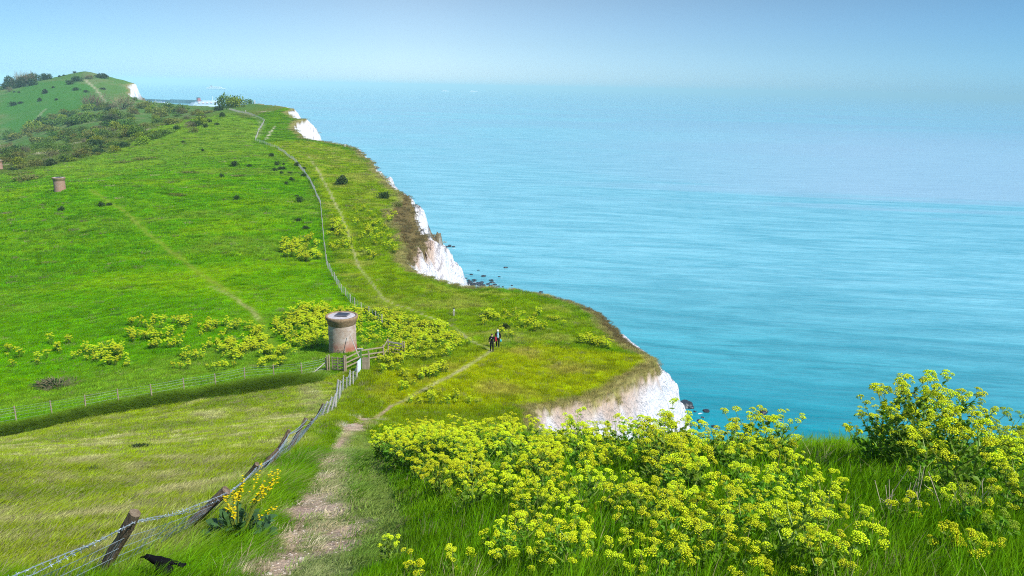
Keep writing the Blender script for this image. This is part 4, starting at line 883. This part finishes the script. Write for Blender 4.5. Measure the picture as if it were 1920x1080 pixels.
def brickmat(name, c1, c2, stain=1.0):
    t = NT(name); p = t.obj(); s = t.n('SeparateXYZ', i={0: p}); ang = t.math('MULTIPLY', t.math('ARCTAN2', s.outputs[1], s.outputs[0]), 1.2); v = t.n('CombineXYZ', i={0: ang, 1: s.outputs[2], 2: 0.0})
    br = t.n('TexBrick', i={'Vector': v, 'Color1': (*c1, 1), 'Color2': (*c2, 1), 'Mortar': (.40, .36, .31, 1), 'Scale': 1.0, 'Mortar Size': .010, 'Brick Width': .225, 'Row Height': .078, 'Bias': .1})
    n = t.noise(p, 1.3, 6, .6, .6); n2 = t.noise(p, 5, 5, .65); c = t.mix(t.mr(n, .46, .66, 0, .75*stain if stain > .5 else .1), br.outputs[0], (.52, .47, .43))
    low = t.math('MULTIPLY', t.mr(s.outputs[2], 1.25, .35, 0, 1), t.mr(t.noise(p, 1.1, 4, .6), .40, .56, 0, 1)); c = t.mix(t.math('MULTIPLY', low, .85*stain), c, (.32, .085, .045)); c = t.mix(t.mr(n2, .58, .8, 0, .7), c, (.13, .10, .075))
    return t.done(t.princ(c, .9, t.bump(br.outputs[1], .4, .012), .15))
BR1 = brickmat('weathered_brick', (.27, .17, .11), (.42, .32, .24)); BR2 = brickmat('orange_brick', (.24, .09, .04), (.30, .14, .07), .2); RIM = simple('rim_stone', (.24, .165, .095), .9, .1, .35, 6, .4, .02); SLAB = simple('grey_slab', (.42, .39, .40), .9, .1, .25, 5); HATCH = simple('dark_panel', (.03, .032, .045), .4, .4, .2, 8)
def shaft(px, py, Y, R, hh, mat, label, s=1.0):
    p = hit(px, py) if Y is None else np.array([*atY(px, py, Y)[:2], 0])
    if Y is not None: p[2] = hz(p[0], p[1])
    T = empty('brick_shaft', p, math.radians(20), label, 'brick shaft')
    m = MB(); m.lathe([(R*1.05, -.6), (R*1.03, 0), (R, .5), (R*.985, hh*.76)], 48); link('shaft_wall', m.mesh('shaft_wall', mat, True), T)
    m = MB(); m.lathe([(R*.985, hh*.755), (R*1.03, hh*.78), (R*1.06, hh*.86), (R*1.16, hh*.92), (R*1.17, hh*.985), (R*1.14, hh), (R*1.02, hh*1.0), (R*1.0, hh*.975)], 48); link('rim', m.mesh('rim', RIM, True), T)
    m = MB(); m.lathe([(R*1.005, hh*.978), (.01, hh*.99)], 40); link('roof_slab', m.mesh('roof_slab', SLAB, True), T)
    o = empty('hatch', (0, 0, 0)); bpy.data.objects.remove(o)
    m = MB(); m.box((0.04, .1, hh+.03), (R*.82, R*.72, .06)); h = link('hatch', m.mesh('hatch', HATCH), T); h.rotation_euler.z = math.radians(-28)
    m = MB(); a = R*.44
    for q in ((a, 0, .05, R*.8), (-a, 0, .05, R*.8)): m.box((.04+q[0], .1+q[1], hh+.045), (q[2], q[3], .075))
    for q in ((0, R*.39), (0, -R*.39)): m.box((.04, .1+q[1], hh+.0445), (R*.82, .05, .072))
    link('hatch_frame', m.mesh('hatch_frame', simple('frame_metal', (.16, .15, .16), .5, .4)), h)
    return T, p
T1, tp = shaft(643, 655, None, 1.18, 3.1, BR1, 'weathered brick shaft with a dark hatch on top, nearest of three, beside the gate')
T2, _ = shaft(113, 358, None, 1.22, 3.15, BR2, 'orange-brown brick shaft alone in the middle of the green hillside'); T3, _ = shaft(-2, 318, None, 1.25, 3.2, BR2, 'small far brick shaft cut by the left edge of the photo')
def pole():
    a = Vector(hit(678, 681)); b = Vector(atY(656, 626, tp[1]-1.22)); m = MB(); m.tube([a, a.lerp(b, .5)+Vector((0, 0, -.05)), b], [.05, .04, .03], 6); o = link('leaning_pole', m.mesh('leaning_pole', GREY)); tag(o, 'thin bleached pole leaning against the nearest brick shaft', 'pole')
    for px, py, w in [(640,659,24),(668,655,20),(626,660,18)]: shrub(px, py, w, 'b1', 'leafy green shrub growing at the foot of the nearest brick shaft', 'shrub', 'shrubs at the foot of the brick shaft', .55)
pole()
def marker(px, py, h, w, label):
    p = seen(px, py); o = empty('marker_post', p, .3, label, 'post'); m = MB(); m.box((0, 0, h/2-.1), (w, w, h+.2)); link('post_body', m.mesh('post_body', GREY), o); m = MB(); m.box((0, 0, h+.03), (w*1.35, w*1.35, .07)); link('cap', m.mesh('cap', HATCH), o)
    m = MB(); m.box((0, -w*.53, h*.84), (w*.9, .012, h*.22)); link('plate', m.mesh('plate', simple('white_plate', (.75, .75, .72), .6)), o)
marker(851, 592, .85, .13, 'short marker post with white plate and dark cap beside the bend of the path'); marker(647, 276, 1.3, .45, 'pale post on the cliff brink beyond the ridge path'); marker(461, 211, 1.2, .4, 'small pale post by the ridge path near the crest'); marker(478, 191, 2.6, .6, 'thin pale post on the skyline at the end of the ridge')

# ---------------------------------------------------------------- ships and harbour
SHP = simple('ship_pale', (.50, .58, .64), .5, .4, .06, .02); SHW = simple('ship_white', (.86, .86, .86), .5, .4, .04, .02); SHB = simple('ship_blue', (.06, .12, .26), .5, .4, .1, .02); SHD = simple('ship_glass', (.10, .16, .22), .3, .5, .1, .02); SHR = simple('ship_red', (.34, .10, .10), .5, .4, .1, .02); SHK = simple('ship_dark', (.05, .06, .08), .5, .4, .1, .02); SHA = simple('ship_aqua', (.08, .42, .50), .5, .4, .1, .02)
def ship(px, py, L, head, label, hull=SHB, stripe=SHW, funnel=SHR, cat='ferry', name='ferry', cap=SHK, dist=None):
    p = atZ(px, py, -H+.5) if dist is None else atY(px, py, dist); S0 = empty(name, (p[0], p[1], 0), head, label, cat); B = L*.145; k = L/180
    def hullsec(z, w0, bow, mat, nm, z0):
        m = MB(); n = 14; lo, hi = [], []
        for i in range(n+1):
            f = i/n; x = (f-.5)*L; w = B/2*w0*min(1, ((1-f)/.28)**.6 if f > .72 else 1)*(.92 if f < .03 else 1); fl = max(0, (f-.8)/.2)*bow
            lo.append((x, w*.93, z0)); hi.append((x+fl*5*k, w+.01, z+fl*2.5*k))
        V = lo+[(a, -b, c) for a, b, c in lo]+hi+[(a, -b, c) for a, b, c in hi]; q = n+1; F = []
        for i in range(n): F += [(i, i+1, 2*q+i+1, 2*q+i), (q+i+1, q+i, 3*q+i, 3*q+i+1), (2*q+i, 2*q+i+1, 3*q+i+1, 3*q+i), (i, q+i, q+i+1, i+1)]
        F += [(0, 2*q, 3*q, q), (n, q+n, 3*q+n, 2*q+n)]; m.add(V, F); return link(nm, m.mesh(nm, mat), S0)
    hullsec(6*k, .98, .6, hull, 'hull', -2); hullsec(12*k, 1.0, 1, stripe, 'upper_hull', 6*k+.02)
    m = MB()
    for i, (a, b, z) in enumerate([(-.47, .36, 12), (-.44, .33, 15), (-.40, .30, 18), (-.30, .28, 21), (-.18, .26, 24)]): m.box(((a+b)/2*L, 0, (z+1.5)*k+.03*(i+1)), ((b-a)*L, B*(.96-.05*i), 3*k))
    sp = link('superstructure', m.mesh('superstructure', SHP if stripe is SHP else SHW), S0); m = MB()
    for i, (a, b, z) in enumerate([(-.45, .35, 12), (-.42, .32, 15), (-.38, .29, 18), (-.16, .262, 24)]):
        m.box(((a+b)/2*L, 0, (z+1.6)*k), ((b-a)*L*.985 if i < 3 else (b-a)*L*1.006, B*(.96-.05*(i if i < 3 else 4))+.3*k, 1.2*k))
    link('windows', m.mesh('windows', SHD), sp)
    m = MB(); m.box((-.24*L, 0, 29*k), (14*k, 8*k, 11*k)); f = link('funnel', m.mesh('funnel', funnel), S0); m = MB(); m.box((-.245*L, 0, 35.6*k), (13*k, 7*k, 2.4*k)); link('funnel_cap', m.mesh('funnel_cap', cap), f)
    m = MB(); m.tube([(.18*L, 0, 26*k), (.17*L, 0, 41*k)], [1.1*k, .5*k], 6); m.box((.175*L, 0, 36*k), (1.2*k, 8*k, .8*k)); link('mast', m.mesh('mast', SHW), S0); m = MB()
    for i in range(5):
        for sgn in (-1, 1): m.box((-.3*L+i*.12*L, sgn*B*.47, 19.8*k), (9*k, 2*k, 2.2*k))
    link('lifeboats', m.mesh('lifeboats', simple('lifeboat_orange', (.75, .42, .25), .5)), S0); return S0
ship(405, 167.5, 215, math.radians(4), 'white ferry sailing far out on the open sea')
ship(389, 204, 150, math.radians(66), 'white ferry with a red funnel moored behind the crest trees', SHA, SHP, SHR).scale.z = 1.25
ship(299, 197, 90, math.radians(160), 'small white ferry beside the harbour wall below the far cliff', SHP, SHP, SHB)
ship(834, 0, 120, .1, 'distant white ship on the hazy horizon, left of the pair', SHW, SHW, SHW, 'ship', 'distant_ship', SHW, 13000); ship(889, 0, 130, .2, 'distant white ship on the hazy horizon, right of the pair', SHW, SHW, SHW, 'ship', 'distant_ship', SHW, 13000)
def harbour():
    W = simple('harbour_concrete', (.045, .13, .15), .9, .1, .3, .02); m = MB(); P = [atZ(px, py, -H) for px, py in [(262,188.5),(300,190.5),(322,191.5)]]; Q = [atZ(px, py, -H) for px, py in [(322,193.2),(350,194),(376,195),(400,196.5)]]
    def wall(P, h, w, nm):
        m = MB()
        for a, b in zip(P[:-1], P[1:]): a = Vector((a[0], a[1], 0)); b = Vector((b[0], b[1], 0)); d = (b-a); mid = (a+b)/2; m.box(mid-o0+Vector((0, 0, h/2-3)), (d.length*1.01, w, h+6), Matrix.Rotation(math.atan2(d.y, d.x), 3, 'Z'))
        return m.mesh(nm, W)
    o0 = Vector((Q[0][0], Q[0][1], 0)); o = empty('harbour_wall', o0, 0, 'long dark breakwater enclosing the harbour below the far cliff', 'breakwater'); link('outer_arm', wall(P, 9, 14, 'outer_arm'), o); link('main_arm', wall(Q, 15, 16, 'main_arm'), o)
harbour()

# ---------------------------------------------------------------- rocks in the shallows
ROCK = simple('wet_rock', (.022, .026, .030), .45, .4, .4, 1.2, .5, .3)
def rock_mesh():
    bm = bmesh.new(); bmesh.ops.create_icosphere(bm, subdivisions=3, radius=1); sd = U(0, 99)
    for v in bm.verts: p = v.co; n = float(fbm(np.array([p.x*1.4+sd]), np.array([p.y*1.4+p.z*2.1]), 5, 3)[0]); v.co = p*(1+.55*n); v.co.z = min(v.co.z, .55)*.85
    me = bpy.data.meshes.new('rock'); bm.to_mesh(me); bm.free(); me.materials.append(ROCK); me.polygons.foreach_set('use_smooth', np.ones(len(me.polygons), bool)); return me
RK = [rock_mesh() for _ in range(7)]; FOAM = MB()
def rock(px, py, w, label, group=None, foam=.5):
    p = atZ(px, py, -H); s = w/FPX*np.linalg.norm(p-np.array([0, 0, H]))/2; o = link('sea_rock', random.choice(RK), None, None, (p[0], p[1], .1*s)); o.scale = (s*U(.9, 1.2), s*U(.7, 1.3), s*U(.6, 1.0)); o.rotation_euler.z = U(0, 6.28); tag(o, label, 'rock', group)
    for _ in range(2):
        if random.random() < foam:
            c = Vector((p[0]+U(-1, 1)*s*2.2, p[1]-U(-.3, 2.2)*s*2, .05)); n = 9; a0 = U(-.3, .5); ln, wd = s*U(.8, 2.4), s*U(.12, .35)
            V = [(c.x+(ln*math.cos(6.283*k/n)*math.cos(a0)-wd*math.sin(6.283*k/n)*math.sin(a0))*U(.6, 1.2), c.y+(ln*math.cos(6.283*k/n)*math.sin(a0)+wd*math.sin(6.283*k/n)*math.cos(a0))*U(.6, 1.2), .05) for k in range(n)]; FOAM.add(V, [tuple(range(n))])
def rocks():
    g = 'rocks in the water below the second cliff'; lb = 'dark rock in the cluster in the water below the second cliff'
    for px, py, w in [(857,519,7),(884,515,6),(874,522,5),(864,525,9),(879,526,7),(889,526,8),(921,526,8),(923,530,9),(920,537,9),(897,507,4),(936,519,5),(928,534,8),(935,537,5),(943,538,4)]: rock(px, py, w, lb, g)
    for i in range(52): rock(U(860, 919)-max(0, (i % 4)-2)*3, U(528, 543), U(4, 9.5), lb, g, .3)
    rock(852, 508, 15, 'largest dark rock close under the second cliff'); rock(906, 518, 8, 'pointed dark rock on its own above the rock cluster'); rock(960, 536, 5, 'tiny rock right of the rock cluster, nearer the headland turf'); rock(965, 544, 12, 'dark rock half hidden by the headland turf'); rock(1014, 548, 8, 'lone dark rock off the headland, right of all in the far cluster'); rock(948, 502, 7, 'low flat rock awash out from the cluster')
    for px, py, w in [(822,463,8),(829,465,9),(836,463,8),(843,462,9),(825,467,8),(833,466,7),(850,463,6)]: rock(px, py, w, 'low dark reef rock under the far edge of the second cliff', 'reef under the second cliff', .5)
    for px, py, w, l in [(1284,761,27,'largest black rock off the near chalk cliff'),(1276,766,13,'black rock touching the largest one off the near cliff'),(1294,765,14,'flat black rock at the right end of the largest one'),(1324,771,11,'black rock right of the largest one, in open water'),(1431,774,15,'flat rock farthest right, awash beyond the flowers'),(1447,790,11,'rock just beyond the flowers, below the flat one'),(1464,788,5,'tiny rock at the right of the near group'),(1288,796,15,'black rock close under the near chalk cliff'),(1311,789,9,'black rock between the cliff foot and the flowers'),(1317,783,6,'small rock just above another between cliff and flowers'),(1339,800,9,'rock partly hidden by the flower heads'),(1303,772,5,'tiny rock below the right end of the largest one'),(1280,778,7,'small rock at the edge of the near chalk cliff'),(1259,727,7,'low rock awash beside the chalk cliff edge'),(1310,799,6,'small rock beneath the others near the flowers')]: rock(px, py, w, l, 'rocks off the near chalk cliff')
    o = link('sea_foam', FOAM.mesh('sea_foam', simple('foam', (.55, .66, .70), .8))); o['kind'] = 'stuff'
rocks()

# ---------------------------------------------------------------- people and the bird
def skin_mesh(name, V, E, R, mat, sub=2):
    me = bpy.data.meshes.new(name+'_base'); me.from_pydata(V, E, []); o = bpy.data.objects.new(name+'_base', me); COL.objects.link(o)
    o.modifiers.new('skin', 'SKIN'); sk = me.skin_vertices[0].data
    for i, r in enumerate(R): sk[i].radius = (r, r) if not hasattr(r, '__len__') else r
    sk[0].use_root = True
    s = o.modifiers.new('sub', 'SUBSURF'); s.levels = s.render_levels = sub
    bpy.context.view_layer.update(); dg = bpy.context.evaluated_depsgraph_get(); out = bpy.data.meshes.new_from_object(o.evaluated_get(dg)); out.name = name; out.materials.clear(); out.materials.append(mat)
    bpy.data.objects.remove(o); bpy.data.meshes.remove(me); out.polygons.foreach_set('use_smooth', np.ones(len(out.polygons), bool)); return out
SKIN = simple('skin', (.50, .30, .21), .6, .3, .05, 10); BLK = simple('black_cloth', (.010, .010, .012), .85, .15, .3, 14); HAIR = simple('dark_hair', (.02, .015, .012), .6, .3, .3, 30); CAPW = simple('white_cap_cloth', (.82, .82, .84), .8); RED = simple('red_bag', (.40, .02, .04), .7); CYAN = simple('cyan_cloth', (.05, .45, .55), .7); SHOE = simple('grey_shoe', (.35, .36, .36), .7); LBL = simple('pale_blue_shirt', (.32, .52, .66), .8, .2, .5, 22)
def person(px, py, hgt, rz, label, step=.16, cap=False, second=False):
    p = hit(px, py); o = empty('person', p, rz, label, 'person'); k = hgt/1.75; A = lambda *v: tuple(c*k for c in v)
    J = dict(pel=A(0,0,.95), sp=A(0,.01,1.15), ch=A(0,.0,1.36), nk=A(0,-.01,1.50), hd0=A(0,-.02,1.58), hd1=A(0,-.025,1.69), hl=A(.095,0,.92), kl=A(.10,-step*.75,.50), al=A(.10,-step,.09), tl=A(.105,-step-.17,.035), hr=A(-.095,0,.92), kr=A(-.10,step*.1,.50), ar=A(-.10,step*1.2,.12), tr=A(-.105,step*1.2-.16,.035),
             sl=A(.185,0,1.42), el=A(.25,.05,1.14), wl=A(.24,-.10,.93), sr=A(-.185,0,1.42), er=A(-.25,.06,1.14), wr=A(-.25,-.08,.92))
    names = list(J); E = [('pel','sp'),('sp','ch'),('ch','nk'),('nk','hd0'),('hd0','hd1'),('pel','hl'),('hl','kl'),('kl','al'),('al','tl'),('pel','hr'),('hr','kr'),('kr','ar'),('ar','tr'),('ch','sl'),('sl','el'),('el','wl'),('ch','sr'),('sr','er'),('er','wr')]
    Rd = dict(pel=.13,sp=.115,ch=.13,nk=.055,hd0=.085,hd1=.082,hl=.085,kl=.058,al=.042,tl=.034,hr=.085,kr=.058,ar=.042,tr=.034,sl=.06,el=.044,wl=.030,sr=.06,er=.044,wr=.030)
    V = [J[n] for n in names]; EE = [(names.index(a), names.index(b)) for a, b in E]; R = [Rd[n]*k for n in names]
    for w, sg in (('wl', 1), ('wr', -1)):      # palm, four fingers, thumb
        b = Vector(J[w]); i = names.index(w); V.append(tuple(b+Vector((0, -.02, -.06))*k)); R.append(.030*k); EE.append((i, len(V)-1)); pm = len(V)-1
        for f, ln in ((-.026, .07), (-.009, .085), (.009, .08), (.025, .062)):
            V.append(tuple(b+Vector((-sg*.005, f, -.105))*k)); R.append(.010*k); EE.append((pm, len(V)-1)); V.append(tuple(b+Vector((-sg*.022, f*1.1, -.105-ln*.8))*k)); R.append(.008*k); EE.append((len(V)-2, len(V)-1))
        V.append(tuple(b+Vector((-sg*.01, -.055, -.055))*k)); R.append(.010*k); EE.append((pm, len(V)-1)); V.append(tuple(b+Vector((-sg*.02, -.07, -.09))*k)); R.append(.009*k); EE.append((len(V)-2, len(V)-1))
    body = link('body', skin_mesh('body', V, EE, R, SKIN, 1), o)
    m = MB(); hd = Vector(J['hd1'])-Vector((0, 0, .05*k))                      # face
    for sx in (-1, 1): m.blob(hd+Vector((sx*.032, -.083, .012))*k, .010*k)
    m.blob(hd+Vector((0, -.085, -.052))*k, .018*k, 1, (1.3, .5, .35)); link('eyes_and_mouth', m.mesh('eyes_and_mouth', HAIR), body)
    m = MB(); m.blob(hd+Vector((0, -.096, -.018))*k, .016*k, 1, (.8, 1, 1.4))
    for sx in (-1, 1): m.blob(hd+Vector((sx*.086, .005, -.01))*k, .026*k, 1, (.35, .8, 1.2))
    link('nose_and_ears', m.mesh('nose_and_ears', SKIN, True), body)
    def cloth(nm, js, es, rad, mat): return link(nm, skin_mesh(nm, [J[j] if isinstance(j, str) else j for j in js], es, [r*k for r in rad], mat), o)
    cloth('trousers', ['pel','hl','kl','al','hr','kr','ar'], [(0,1),(1,2),(2,3),(0,4),(4,5),(5,6)], [.135,.10,.078,.068,.10,.078,.068], BLK)
    cloth('jacket', ['sp','ch','pel','sl','el','wl','sr','er','wr',A(0,0,.86),A(0,-.005,1.46)], [(0,1),(0,2),(2,9),(1,3),(3,4),(4,5),(1,6),(6,7),(7,8),(1,10)], [.155,.165,.155,.085,.07,.052,.085,.07,.052,.16,.10], BLK)
    for s_, a in (('tl', 'al'), ('tr', 'ar')): cloth('shoe', [a, s_], [(0, 1)], [.055, .045], SHOE if second else BLK)
    def shell(nm, mat, zc, sc, cut):
        bm = bmesh.new(); bmesh.ops.create_uvsphere(bm, u_segments=20, v_segments=14, radius=.105*k)
        bmesh.ops.delete(bm, geom=[v for v in bm.verts if v.co.z < cut(v.co)*k], context='VERTS')
        for v in bm.verts: v.co = Vector((v.co.x*sc[0], v.co.y*sc[1], v.co.z*sc[2]))+hd+Vector((0, .012, zc))*k
        me = bpy.data.meshes.new(nm); bm.to_mesh(me); bm.free(); me.materials.append(mat); h = link(nm, me, o); q = h.modifiers.new('thick', 'SOLIDIFY'); q.thickness = .012; return h
    shell('hair', HAIR, .012, (.95, 1.02, 1.05), lambda c: .035 if c.y < -.03 else -.06)
    if cap:
        h = shell('cap', CAPW, .022, (1.06, 1.1, 1.08), lambda c: .028); m = MB(); m.box(hd+Vector((0, -.135, .055))*k, (.15*k, .11*k, .014*k), Matrix.Rotation(.25, 3, 'X')); link('cap_peak', m.mesh('cap_peak', CAPW), h)
        m = MB(); V = []; 
        for i in range(7):
            for j in range(5): V.append(A(-.09+.03*i, -.158+.02*abs(i-3)/3, .98+.115*j))
        m.add(V, [(i*5+j, (i+1)*5+j, (i+1)*5+j+1, i*5+j+1) for i in range(6) for j in range(4)]); s = link('shirt', m.mesh('shirt', LBL, True), o); q = s.modifiers.new('thick', 'SOLIDIFY'); q.thickness = .02
        for zz, nm in ((.12, 'scarf'),): m = MB(); m.lathe([(.075*k, 1.44*k), (.10*k, 1.47*k), (.09*k, 1.51*k), (.07*k, 1.53*k)], 14); link(nm, m.mesh(nm, CYAN, True), o)
    else:
        m = MB(); m.box(A(-.075, -.165, 1.33), A(.05, .012, .035)); link('chest_badge', m.mesh('chest_badge', CAPW), o)
    return o, J, k
person(922, 659, 1.72, .12, 'dark-haired person in all black clothes walking toward the camera', .17)
P2, J2, k2 = person(933, 652, 1.78, .05, 'person in white cap and open black jacket walking just behind another', .14, True, True)
def bags():
    m = MB(); c = Vector(J2['wr'])+Vector((.08, -.03, .0)); m.box(c+Vector((0, 0, -.02)), (.20, .10, .34)); m.box(c+Vector((0, 0, -.21)), (.16, .09, .06)); m.tube([c+Vector((-.06, 0, .15)), c+Vector((0, 0, .45)), c+Vector((.1, .05, .52))], .012, 5)
    o = link('red_bag', m.mesh('red_bag', RED), None, None, P2.location); o.rotation_euler = P2.rotation_euler; tag(o, 'red bag hanging at the side of the walker in the white cap', 'bag')
    m = MB(); c = Vector(J2['wl'])+Vector((.03, -.03, -.16)); m.lathe([(.02, -.16), (.075, -.15), (.085, -.05), (.07, .06), (.025, .12), (.02, .14)], 10)
    o = link('cyan_bag', m.mesh('cyan_bag', CYAN, True)); o.matrix_world = Matrix.Translation(P2.location)@Matrix.Rotation(.05, 4, 'Z')@Matrix.Translation(c); tag(o, 'bright cyan bag held in the hand of the walker in the white cap', 'bag')
bags()
def crow():
    g = hit(302, 1052); p = np.array([0, 0, H])+(g-np.array([0, 0, H]))*.83; o = empty('crow', p, math.radians(-8), 'black bird flying low over the grass beside the near fence posts', 'bird')
    o.scale = (.85,)*3
    FE = simple('black_feathers', (.004, .004, .005), .8, .08, .4, 30)
    P = [(-.215,0,.035),(-.19,0,.04),(-.15,0,.035),(-.10,0,.012),(-.02,0,-.005),(.07,0,-.012),(.14,0,-.012),(.17,0,-.012)]; R = [.012,.032,.036,.046,.062,.048,.025,.014]
    m = MB(); m.tube(P, R, 12)
    def fan(root, pts, th=.006):
        V = [Vector(root)]+[Vector(q) for q in pts]; n = len(V); W = [v+Vector((0, 0, th)) for v in V]; F = [(0, i, i+1) for i in range(1, n-1)]+[(n, n+i+1, n+i) for i in range(1, n-1)]+[(0, n, n+1, 1), (n-1, 2*n-1, n, 0)]+[(i, n+i, n+i+1, i+1) for i in range(1, n-1)]; m.add(V+W, F)
    fan((.13, 0, -.012), [(.30,-.045,-.025),(.315,-.022,-.02),(.325,0,-.018),(.315,.022,-.02),(.30,.045,-.025)])
    for s in (-1, 1): fan((-.07, s*.035, .02), [(-.04,s*.08,-.01),(.02,s*.13,-.05),(.09,s*.15,-.09),(.16,s*.13,-.085),(.20,s*.09,-.06),(.19,s*.05,-.03),(.08,s*.03,.0)])
    link('body', m.mesh('body', FE, True), o); m = MB(); m.tube([(-.205,0,.036),(-.25,0,.026),(-.275,0,.016)], [.014,.010,.002], 8); link('beak', m.mesh('beak', FE), o)
crow()
